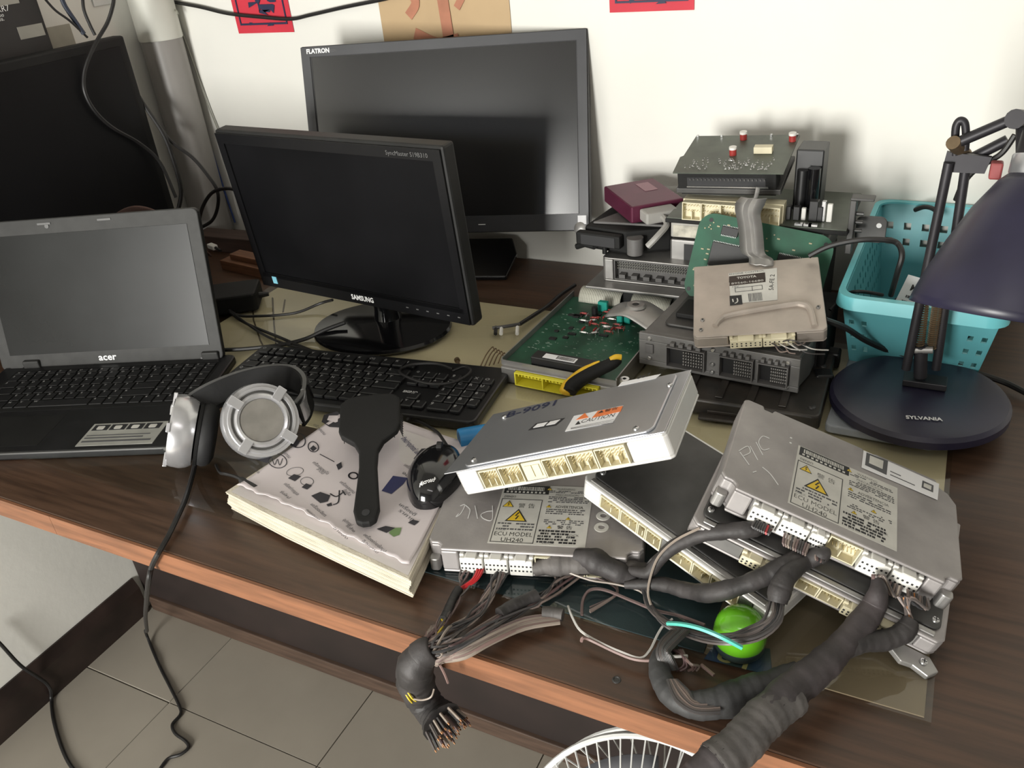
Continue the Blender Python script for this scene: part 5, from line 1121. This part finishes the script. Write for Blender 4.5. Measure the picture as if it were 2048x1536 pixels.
# lamp
LB = Vector((.014, 1.015, TZ+Z0+.0125))
lm = thing('desk_lamp', 'black articulated desk lamp with round base and cone shade', 'lamp', LB)
MB().lathe([(0, 0), (.100, 0), (.104, .003), (.104, .012), (.100, .017), (.09, .019), (.0, .021)], 56).build('base', M_lamp, lm, smooth=True)
p = LOC(Matrix.Translation(LB+Vector((0, 0, .0205))), 1812, 838); lettering('SYLVANIA', .010, T(p[0], p[1], .0212, 0, 0, 11), lm, M_leg, bold=.03, fit=.040, name='maker_lettering')
def LP(px, py, Y): return PY(px, py, Y)
piv = [LP(1812, 735, 1.03), LP(1872, 738, 1.03)]
MB().box(-.020, .005, .0215, .030, .030, .03).build('pivot_plate', M_lampm, lm, bev=.001)
MB().cyl(LP(1842, 745, 1.03)-Vector((0, 0, .006)), LP(1842, 690, 1.03), .008, 14).build('pivot_post', M_lampm, lm, smooth=True, world=True)
MB().cyl(LP(1822, 700, 1.026), LP(1866, 700, 1.026), .0045, 12).build('pivot_bolt', M_alu, lm, world=True)
for (a, b, Y) in (((1812, 738), (1898, 325), 1.022), ((1872, 738), (1932, 330), 1.04)):
    MB().cyl(LP(*a, Y), LP(*b, Y), .0055, 12).build('lower_arm', M_lampm, lm, smooth=True, world=True)
for (a, b, Y) in (((1838, 700), (1852, 560), 1.03), ((1862, 698), (1880, 575), 1.035)):
    A, B = LP(*a, Y), LP(*b, Y); d = B-A; u = d.normalized().orthogonal().normalized(); v = d.normalized().cross(u)
    MB().tube([A+d*(i/240)+(u*math.cos(i*.785)+v*math.sin(i*.785))*.0055 for i in range(241)], .0011, 4).build('spring', M_rust, lm, smooth=True, world=True)
    MB().cyl(LP(a[0], a[1]+8, Y), A, .0022, 6).cyl(B, B+d*.5, .002, 6).build('spring_hook', M_rust, lm, world=True)
E1, E2 = LP(1905, 290, 1.03), LP(1938, 308, 1.03)
MB().cyl(LP(1906, 285, 1.015), LP(1930, 310, 1.045), .0075, 14).build('elbow_bolt', M_rust, lm, smooth=True, world=True)
MB().prism([(-.012, -.014), (.030, -.014), (.034, .004), (-.010, .008)], -.003, .003, Matrix.Translation(LP(1912, 318, 1.028)) @ Matrix.Rotation(R(90), 4, 'X')).build('elbow_plate', M_lampm, lm, world=True)
MB().tube(smoothpath([LP(1910, 310, 1.028), LP(1911, 262, 1.028), LP(1915, 246, 1.028), LP(1922, 241, 1.028), LP(1930, 248, 1.028), LP(1932, 275, 1.028), LP(1930, 300, 1.028)]), .0042, 10).build('handle_loop', M_lampm, lm, smooth=True, world=True)
for a, b, Y in (((1918, 284), (2040, 232), 1.02), ((1940, 318), (2015, 280), 1.04)): MB().cyl(LP(*a, Y), LP(*b, Y), .0058, 12).build('upper_arm', M_lampm, lm, smooth=True, world=True)
MB().tube(smoothpath([LP(1912, 400, 1.05), LP(1925, 370, 1.045), LP(1945, 345, 1.04), LP(1975, 325, 1.035), LP(2005, 305, 1.03), LP(2030, 270, 1.03)]), .0032, 8).build('supply_lead', M_rub, lm, smooth=True, world=True)
MB().cyl(LP(2030, 238, 1.01), LP(2050, 240, 1.05), .010, 14).cyl(LP(2044, 238, 1.03), LP(2044, 330, 1.0), .006, 10).build('head_joint', M_lampm, lm, smooth=True, world=True)
MB().cbox(LP(1992, 340, 1.02), (.012, .014, .018)).build('switch', mat('switch_red', (.30, .06, .06), .5), lm, bev=.002, world=True)
# shade: a cone that opens down and to the left
ap = LP(2078, 345, .985); axd = (LP(2000, 640, .93)-ap).normalized()
ms2 = fr(ap, axd.orthogonal(), None, axd)
MB().lathe([(.020, -.045), (.024, -.042), (.026, 0)], 32, ms2).build('lamp_socket', M_lampm, lm, smooth=True, world=True)
MB().lathe([(.0265, -.016), (.0275, -.014), (.0275, .002), (.0265, .004)], 32, ms2).build('socket_band', M_bright, lm, smooth=True, world=True)
MB().lathe([(.026, .004), (.034, .012), (.052, .042), (.068, .078), (.081, .112), (.088, .136), (.090, .146)], 56, ms2).build('lamp_shade', M_lamp, lm, smooth=True, solid=.0015, world=True)
MB().lathe([(.012, .0), (.014, .03), (.024, .06), (.029, .085), (.024, .11), (.010, .122), (0, .124)], 24, ms2).build('bulb', M_whitep, lm, smooth=True, world=True)
th = thing('plastic_case', 'flat grey plastic case lying under the lamp base', 'case', fr(P(1648, 858, .012), P(1905, 905, .012)-P(1648, 858, .012), (0, 1, 0)))
MB().prism(rrect(.0, .0, .125, .19, .008), -.0045, .0069).build('case_shell', M_bag, th, bev=.002); MB().prism(rrect(.012, .012, .113, .178, .006), .007, .0076).build('lid_panel', M_bag, th)
for k, (px, py, lb) in enumerate(((1662, 715, 'small black cube adapter beside the basket corner'), (1646, 760, 'small black cube adapter with lead beside the lamp base'))):
    th = thing('plug_adapter', lb, 'adapter', rz(20*k, P(px, py, .020)))
    MB().box(-.012, -.01, -.0124, .012, .012, .012).build('body', M_blk, th, bev=.003)
    MB().cyl((0, -.01, 0), (0, -.018, 0), .004, 10).build('socket_ring', M_drk, th)
    if k: MB().tube(smoothpath([(.012, 0, 0), (.03, .004, .002), (.06, .012, 0)]), .0022, 8).build('lead', M_rub, th, smooth=True)
# dark block added for the shade and black cables right of the beige unit
th = thing('shade_block', 'black block added for shade and cables between the pile and the basket', 'housing', (-.155, 1.06, TZ+Z0))
MB().prism([(0, 0), (.05, 0), (.05, .11), (.012, .11)], 0, .085).build('housing', M_blks, th, bev=.003); MB().box(.01, -.004, .02, .04, -.0002, .06).build('opening', M_ink, th)
# lime dome tub and the printed sticker in front of it
bt = thing('dome_tub', 'lime green dome lidded tub under the end of the dark topped unit', 'tub', Matrix.Translation(P(1478, 1292, Z0)))
RB = .0225
MB().lathe([(0, .0005), (RB*.95, .0005), (RB, .003), (RB, .009), (RB*.97, .0095)], 40).build('base', mat('tub_dark', (.03, .05, .045), .3), bt, smooth=True)
MB().lathe([(RB*1.02, .010), (RB*1.06, .014), (RB*1.04, .022), (RB*.95, .030), (RB*.78, .036), (RB*.5, .0402), (RB*.2, .042), (0, .0422)], 44).build('dome_lid', M_lime, bt, smooth=True)
sc_ = [P(*c, .0017) for c in ((1408, 1318), (1545, 1352), (1540, 1298), (1430, 1288))]
sp = MB().add([v for v in sc_]+[v+Vector((0, 0, .0004)) for v in sc_], [(3, 2, 1, 0), (4, 5, 6, 7), (0, 1, 5, 4), (1, 2, 6, 5), (2, 3, 7, 6), (3, 0, 4, 7)]).build('printed_sticker', mat('sticker_blue', (.03, .06, .14), .4, var=.3, scale=40, col2=(.05, .08, .07)))
tag(sp, 'dark blue sticker with yellow letters under the glass edge by the lime tub', 'sticker')
q0_ = P(1432, 1318, .0023); lettering('ปี i', .022, Matrix.Translation(q0_) @ Matrix.Rotation(R(-3), 4, 'Z'), sp, mat('label_yellow', (.50, .46, .18), .5), bold=.03, fit=.028)
# fan below the desk front
fc = PF(0, 0)
FD = 1.12; ptop = CAM+ray(1318, 1479)*FD
RF = .155; nf = (Vector((.05, -.55, .38))).normalized(); upv = (Vector((0, 0, 1))-nf*nf.z).normalized(); fcn = ptop-upv*RF-Vector((0, .30, 0))
ptop = CAM+ray(1318, 1479)*.98; fcn = ptop-upv*RF
fm = fr((fcn.x, fcn.y, 0), (1, 0, 0), (0, 1, 0)); fn_ = thing('floor_fan', 'white wire guard fan standing on the floor below the desk edge', 'fan', fm)
mf = fr(fcn, nf.cross(upv)*-1, None, nf)
MB().tube([mf @ Vector((RF*math.cos(t), RF*math.sin(t), 0)) for t in [2*math.pi*i/72 for i in range(72)]], .004, 8, True).build('outer_ring', M_fan, fn_, smooth=True, world=True)
MB().lathe([(RF*.985, -.012), (RF*1.01, -.012), (RF*1.01, .002), (RF*.985, .002)], 72, mf, closed=True).build('guard_band', M_fan, fn_, smooth=True, world=True)
for i in range(64):
    t = 2*math.pi*i/64; c, s_ = math.cos(t), math.sin(t)
    MB().tube([mf @ Vector((c*r_, s_*r_, z_)) for r_, z_ in ((.03, .045), (.07, .042), (.115, .03), (RF, 0))], .0012, 4).build('guard_wire', M_fan, fn_, world=True)
for z_, r_ in ((.0445, .045), (.036, .095)): MB().tube([mf @ Vector((r_*math.cos(t), r_*math.sin(t), z_)) for t in [2*math.pi*i/48 for i in range(48)]], .0014, 5, True).build('guard_ring', M_fan, fn_, world=True)
MB().lathe([(0, .05), (.026, .05), (.032, .044), (.032, .036), (0, .036)], 28, mf).build('hub_badge', M_fan, fn_, smooth=True, world=True)
for k in range(3):
    a0 = k*2*math.pi/3; MB().grid(lambda u, v: mf @ Vector(((.03+.10*v)*math.cos(a0+(u-.5)*1.3*(1-.2*v)), (.03+.10*v)*math.sin(a0+(u-.5)*1.3*(1-.2*v)), -.005+.024*(u-.5))), 10, 6).build('blade', mat('blade_grey', (.10, .10, .11), .4), fn_, smooth=True, solid=.002, world=True)
MB().lathe([(0, .012), (.03, .012), (.034, -.02), (.05, -.035), (.045, -.10), (0, -.11)], 28, mf).build('motor', M_fan, fn_, smooth=True, world=True)
MB().tube([mf @ Vector((RF*.97*math.cos(t), RF*.97*math.sin(t), -.045)) for t in [2*math.pi*i/64 for i in range(64)]], .003, 6, True).build('rear_ring', M_fan, fn_, smooth=True, world=True)
for i in range(40):
    t = 2*math.pi*i/40; c, s_ = math.cos(t), math.sin(t); MB().tube([mf @ Vector((c*r_, s_*r_, z_)) for r_, z_ in ((.05, -.075), (.11, -.07), (RF*.97, -.045))], .0012, 4).build('guard_wire', M_fan, fn_, world=True)
mc = mf @ Vector((0, 0, -.07)); MB().cyl((mc.x, mc.y, .02), (mc.x, mc.y, mc.z), .014, 14).build('post', M_fan, fn_, world=True); MB().lathe([(0, .0005), (.11, .0005), (.11, .012), (.03, .026), (0, .026)], 40, Matrix.Translation((mc.x, mc.y, 0))).build('base', M_fan, fn_, smooth=True, world=True)
# ------------------------------------------------------------------ wire harnesses
rw = random.Random(12)
def jit(p, s): return p+Vector((rw.uniform(-s, s), rw.uniform(-s, s), rw.uniform(-s*.5, s*.5)))
def wire(par, pts, r=.0011, m=None, j=0.):
    return MB().tube(smoothpath([jit(q, j) for q in pts], 4), r, 5).build('wire', m or rw.choice(WIRE), par, smooth=True, world=True)
def sleeve(par, pts, r, m=M_tape, name='taped_sleeve', n=12, lump=.10):
    p = smoothpath(pts, 14); N_ = len(p); rl = list(r) if isinstance(r, (list, tuple)) else [r, r]; rs = []; acc = 0.; ph = rw.uniform(0, 9); pitch = rw.uniform(.009, .014)
    for i in range(N_):
        if i: acc += (p[i]-p[i-1]).length
        t = i/(N_-1)*(len(rl)-1); k = min(int(t), len(rl)-2); base = rl[k]+(rl[k+1]-rl[k])*(t-k)
        saw = (acc/pitch) % 1; rs.append(base*(1+.05*(saw-.5)+lump*.6*math.sin(acc*70+ph)*math.sin(acc*173+2*ph)))
    return MB().tube(p, rs, n).build(name, m, par, smooth=True, world=True)
h1 = thing('wire_harness', 'cut wire harness with frayed taped end hanging over the desk front', 'wire harness', P(860, 1275, .0))
ED = .452
def fan(a_pts, b_pts, n, mids, m=None, r=.0012, j=.0075):
    for i in range(n):
        t = i/(max(1, n-1)); wire(h1, [a_pts[0].lerp(a_pts[1], t)]+[jit(q, j) for q in mids]+[b_pts[0].lerp(b_pts[1], rw.random())], r, m[i % len(m)] if m else None)
knot = [PY(850, 1295, ED), PY(880, 1300, ED)]
fan([P(930, 1118, .018), P(948, 1120, .018)], knot, 7, [P(936, 1150, .014), P(925, 1178, .010), P(905, 1205, .009), P(885, 1240, .012), P(862, 1275, .016)], [WIRE[0], WIRE[1], WIRE[4]])
for i in range(3): wire(h1, [P(950+i*6, 1122, .020), P(955+i*5, 1140, .019), P(945+i*4, 1160, .016), P(925+i*3, 1174, .012), P(916, 1180, .011)], .0016, M_wred)
sleeve(h1, [P(918, 1178, .012), P(905, 1200, .011), P(894, 1225, .012), P(886, 1240, .014)], .0048, M_rub)
fan([P(985, 1122, .018), P(1025, 1128, .018)], knot, 14, [P(998, 1160, .014), P(975, 1195, .011), P(945, 1235, .012), P(900, 1270, .018), P(868, 1292, .016)], None, .0013)
fan([P(1042, 1132, .018), P(1062, 1136, .018)], [P(1062, 1140, .016), P(1075, 1145, .016)], 5, [], [M_pinkw, WIRE[0]])
sleeve(h1, [P(1068, 1138, .020), P(1100, 1130, .024), P(1140, 1128, .026), P(1185, 1130, .026), P(1240, 1138, .024), P(1300, 1140, .022)], [.008, .011, .0115, .011, .010, .008], M_tapeg, lump=.2)
sleeve(h1, [P(1150, 1112, .034), P(1185, 1120, .034), P(1240, 1145, .026), P(1275, 1160, .02)], [.008, .012, .011, .006], M_tape, lump=.2)
fan([P(1108, 1148, .014), P(1165, 1150, .014)], knot, 10, [P(1110, 1175, .012), P(1075, 1200, .012), P(1030, 1225, .013), P(960, 1262, .016), P(890, 1300, .016)], None, .0014)
sleeve(h1, [P(1075, 1192, .014), P(1050, 1203, .014), P(1020, 1218, .014), P(1000, 1230, .015)], .0075, M_tape)
for i in range(18):
    t = i/17; wire(h1, [P(1120, 1228+t*18, .010), P(1050, 1236+t*22, .012), P(985, 1262+t*24, .013+.004*rw.random()), P(930, 1290+t*26, .014), PY(895-10*t, 1310+t*14, ED-.006), PY(868+6*rw.random(), 1322+t*8, ED-.012), PY(852+10*rw.random(), 1308+6*t, ED)], .0016, rw.choice([WIRE[5], WIRE[2], WIRE[0], WIRE[5], M_pinkw]))
sleeve(h1, [P(1085, 1225, .012), P(1105, 1226, .012), P(1126, 1230, .012)], .006, M_tapeg)
for i in range(9): wire(h1, [PY(846+i*4, 1300, ED), PY(848+i*3, 1270-i*2, ED+.02), PY(858+i*4, 1245+rw.uniform(-4, 4), ED+.05), PY(880+i*3, 1262+rw.uniform(-6, 8), ED+.045), PY(872+i*2, 1300, ED-.004), PY(850+i*3, 1322, ED-.008)], .0015, rw.choice([M_pinkw, WIRE[2], WIRE[5], M_wred if i == 4 else WIRE[0]]))
wire(h1, [P(880, 1235, .014), P(888, 1245, .015), P(884, 1255, .016), P(872, 1272, .018)], .0011, M_wyel); wire(h1, [PY(880, 1330, ED-.012), PY(890, 1350, ED-.014), PY(896, 1366, ED-.012)], .0012, M_pinkw)
sleeve(h1, [PY(866, 1298, ED-.004), PY(846, 1310, ED-.010), PY(830, 1335, ED-.016), PY(832, 1365, ED-.014), PY(842, 1390, ED-.010)], [.012, .0165, .0185, .018, .0175], M_tape)
sleeve(h1, [PY(842, 1388, ED-.010), PY(856, 1412, ED-.012), PY(874, 1432, ED-.016), PY(884, 1444, ED-.02)], [.0165, .016, .018, .0215], M_tape)
for i in range(46):
    a = rw.uniform(0, 2*math.pi); r_ = .022*math.sqrt(rw.random()); c = PY(882, 1440, ED-.02); d = (PY(905, 1472, ED-.028)-c).normalized(); u = d.orthogonal().normalized(); v = d.cross(u)
    s_ = c+(u*math.cos(a)+v*math.sin(a))*r_*.85; e = c+d*(.012+rw.random()*.008)+(u*math.cos(a)+v*math.sin(a))*r_
    w_ = MB().cyl(s_, e, .0015, 6).build('cut_wire', rw.choice(WIRE), h1, world=True); MB().cyl(e, e+d*.0025, .0008, 5).build('copper_tip', M_copper, w_, world=True)
for a, b, c in (((812, 1388), (818, 1398), (824, 1405)), ((816, 1384), (824, 1396), (832, 1402))): wire(h1, [PY(*a, ED-.032), PY(*b, ED-.034), PY(*c, ED-.03)], .0011, M_wyel)
wire(h1, [PY(828, 1398, ED-.034), PY(845, 1400, ED-.036), PY(862, 1394, ED-.034), PY(868, 1378, ED-.028)], .001, WIRE[5])
for i in range(5): wire(h1, [P(1180+i*8, 1150, .012), P(1215+i*4, 1165, .012), P(1235, 1180, .012), P(1225, 1195, .010), P(1180, 1215+i*3, .010)], .0014)
pgx = fr(P(1212, 1172, .018), P(1290, 1200, .018)-P(1212, 1172, .018), (0, 1, 0))
plug(h1, 0, .030, -.010, .0, 0, M_greyc); h1.children[-1].matrix_basis = h1.matrix_basis.inverted() @ pgx
# harness from the right unit
h2 = thing('wire_harness', 'dark taped wire harness looping from the white marked unit across the glass', 'wire harness', P(1450, 1180, .02))
sk = lambda x, y, z=-.018: mR @ Vector((x, y, z))
j1 = P(1610, 1110, .075)
sleeve(h2, [P(1545, 1048, .095), P(1510, 1058, .098), P(1460, 1062, .095), P(1400, 1070, .085), P(1350, 1092, .066), P(1320, 1118, .05), P(1296, 1145, .036), P(1260, 1140, .03)], [.003, .0075, .0078, .0075, .007, .0065, .006, .004])
for i in range(8): wire(h2, [sk(.044+i*.002, -.008), sk(.044+i*.002, -.018, -.02), P(1560-i*2, 1052, .095), P(1535, 1052, .096)], .0011, rw.choice([WIRE[6], WIRE[4], M_wred if i > 5 else WIRE[3]]))
for i in range(10): wire(h2, [sk(.072+i*.0025, -.008), sk(.074+i*.0022, -.02, -.022), P(1600+i*2, 1085, .088), P(1612, 1105, .082)], .0011, rw.choice([WIRE[2], WIRE[0], WIRE[3], WIRE[5]]))
for i in range(6): wire(h2, [sk(.102+i*.002, -.008), sk(.103+i*.0015, -.022, -.02), P(1648, 1105, .084), P(1640, 1115, .082)], .0011)
sleeve(h2, [P(1608, 1098, .086), P(1602, 1112, .08), P(1570, 1132, .080), P(1530, 1152, .074), P(1480, 1172, .066), P(1420, 1186, .052), P(1370, 1180, .036), P(1320, 1168, .028), P(1250, 1170, .02)], [.003, .0085, .009, .0088, .0085, .009, .008, .007, .004])
sleeve(h2, [P(1652, 1095, .090), P(1645, 1108, .086), P(1610, 1122, .078), P(1575, 1150, .080), P(1560, 1180, .072), P(1555, 1205, .064)], [.003, .0075, .0085, .0092, .0100, .0085])
for i in range(15):
    t = i/14; wire(h2, [P(1545+20*t, 1195, .066), P(1535+22*t, 1235+8*t, .062), P(1500+16*t, 1258+20*t, .056), P(1445, 1270+16*t, .05), P(1380, 1262+10*t, .02), P(1330, 1240+8*t, .018), P(1300-6*t, 1205, .016), P(1288, 1165, .022), P(1300, 1130, .034), P(1330, 1100, .056)], .0015, rw.choice([WIRE[6], WIRE[3], WIRE[3], WIRE[6], WIRE[1]]), .0025)
wire(h2, [P(1400, 1056, .098), P(1352, 1080, .08), P(1318, 1112, .06), P(1302, 1150, .04), P(1296, 1185, .024), P(1302, 1210, .018)], .0012, WIRE[5])
wire(h2, [P(1335, 1247, .052), P(1365, 1249, .060), P(1400, 1257, .064), P(1440, 1273, .064), P(1484, 1296, .056)], .0021, M_wteal)
wire(h2, [P(1136, 1212, .012), P(1145, 1235, .012), P(1162, 1262, .012), P(1200, 1285, .012), P(1240, 1303, .012), P(1280, 1316, .011), P(1300, 1300, .012), P(1315, 1270, .014), P(1328, 1250, .016), P(1345, 1238, .018)], .0013, M_wwht)
wire(h2, [P(1163, 1283, .012), P(1166, 1276, .016), P(1180, 1280, .013), P(1230, 1304, .011), P(1270, 1319, .011), P(1310, 1321, .012), P(1350, 1315, .014)], .0016, M_pinkw)
wire(h2, [P(1164, 1230, .011), P(1166, 1200, .012), P(1180, 1180, .014), P(1210, 1180, .014), P(1260, 1200, .013), P(1310, 1220, .014), P(1360, 1232, .016), P(1410, 1250, .02)], .0016, WIRE[0])
wire(h2, [P(1130, 1142, .024), P(1180, 1160, .02), P(1230, 1168, .018), P(1280, 1182, .016), P(1300, 1205, .014)], .0013, WIRE[5])
for i in range(9): wire(h2, [P(1345+i*4, 1262, .024), P(1322+i*2, 1285+i*2, .026), P(1316+i*3, 1310, .024), P(1330+i*3, 1340, .014)], .0022, rw.choice([WIRE[1], WIRE[3], mat('loom_grey', (.10, .10, .10), .5)]))
sleeve(h2, [P(1345, 1290, .012), P(1318, 1318, .013), P(1322, 1355, .013), P(1345, 1390, .012), P(1385, 1410, .012), P(1440, 1405, .013), P(1500, 1385, .014), P(1550, 1370, .016), P(1600, 1345, .02)], [.007, .0085, .010, .011, .012, .014, .015, .014, .010], mat('tape_dusk', (.045, .045, .046), .6, var=.3, scale=30, bump=.4, bscale=90))
for i in range(7): wire(h2, [P(1335+i*3, 1360, .022), P(1352+i*4, 1400-i*3, .024), P(1390, 1425-i*4, .022), P(1440, 1425-i*4, .02)], .0016, rw.choice([WIRE[1], WIRE[2], WIRE[3]]))
for i in range(6): wire(h2, [P(1345+i*4, 1300, .016), P(1365+i*3, 1312+i*3, .022), P(1368+i*6, 1330+rw.uniform(-6, 6), .016), P(1352+i*8, 1342, .012)], .0012, rw.choice([M_pinkw, WIRE[4], WIRE[2]]))
wire(h2, [P(1402, 1330, .014), P(1415, 1340, .014), P(1428, 1351, .014)], .0018, M_pinkw); wire(h2, [P(1316, 1306, .02), P(1345, 1313, .022), P(1375, 1312, .02)], .0014, M_wwht)
# thick trunk at bottom right
h3 = thing('wire_harness', 'thick dusty taped wire trunk running off the desk front at lower right', 'wire harness', P(1650, 1320, .03))
TR_ = [P(1752, 1150, .075), P(1756, 1185, .066), P(1740, 1225, .052), P(1690, 1285, .044), P(1640, 1335, .042), P(1580, 1385, .040), P(1530, 1435, .036), P(1480, 1490, .032), P(1430, 1530, .028), P(1390, 1570, .02)]
sleeve(h3, TR_, [.003, .009, .0115, .012, .0135, .0155, .0148, .0152, .016, .016], mat('trunk_tape', (.055, .045, .047), .6, var=.3, scale=30, bump=.5, bscale=70), lump=.09)
sleeve(h3, [TR_[5]+Vector((.004, 0, -.002)), TR_[6], TR_[7], TR_[8]], [.0150, .0162, .0168, .0172], M_tapeg, lump=.05)
for i in range(12): wire(h3, [sk(.158+i*.002, -.008), sk(.158+i*.0018, -.018, -.024), P(1745+i*2, 1150, .078), P(1752, 1170, .07)], .0011)
for i in range(10): wire(h3, [sk(.185+i*.002, -.008), sk(.186+i*.002, -.018, -.022), P(1795+i*3, 1195, .062), P(1822-i, 1235, .048), P(1805, 1262, .040), P(1770, 1275, .036), P(1735, 1262, .036)], .0013, rw.choice([WIRE[3], WIRE[6], WIRE[2], mat('wire_orange', (.5, .2, .06), .5) if i == 3 else WIRE[1]]), .0015)
sleeve(h3, [P(1822, 1240, .046), P(1808, 1264, .04), P(1770, 1280, .038), P(1720, 1285, .042), P(1690, 1300, .042)], [.007, .009, .0095, .009, .008])
pl2 = fr(P(1712, 1266, .022), P(1800, 1240, .022)-P(1712, 1266, .022), (0, 1, 0))
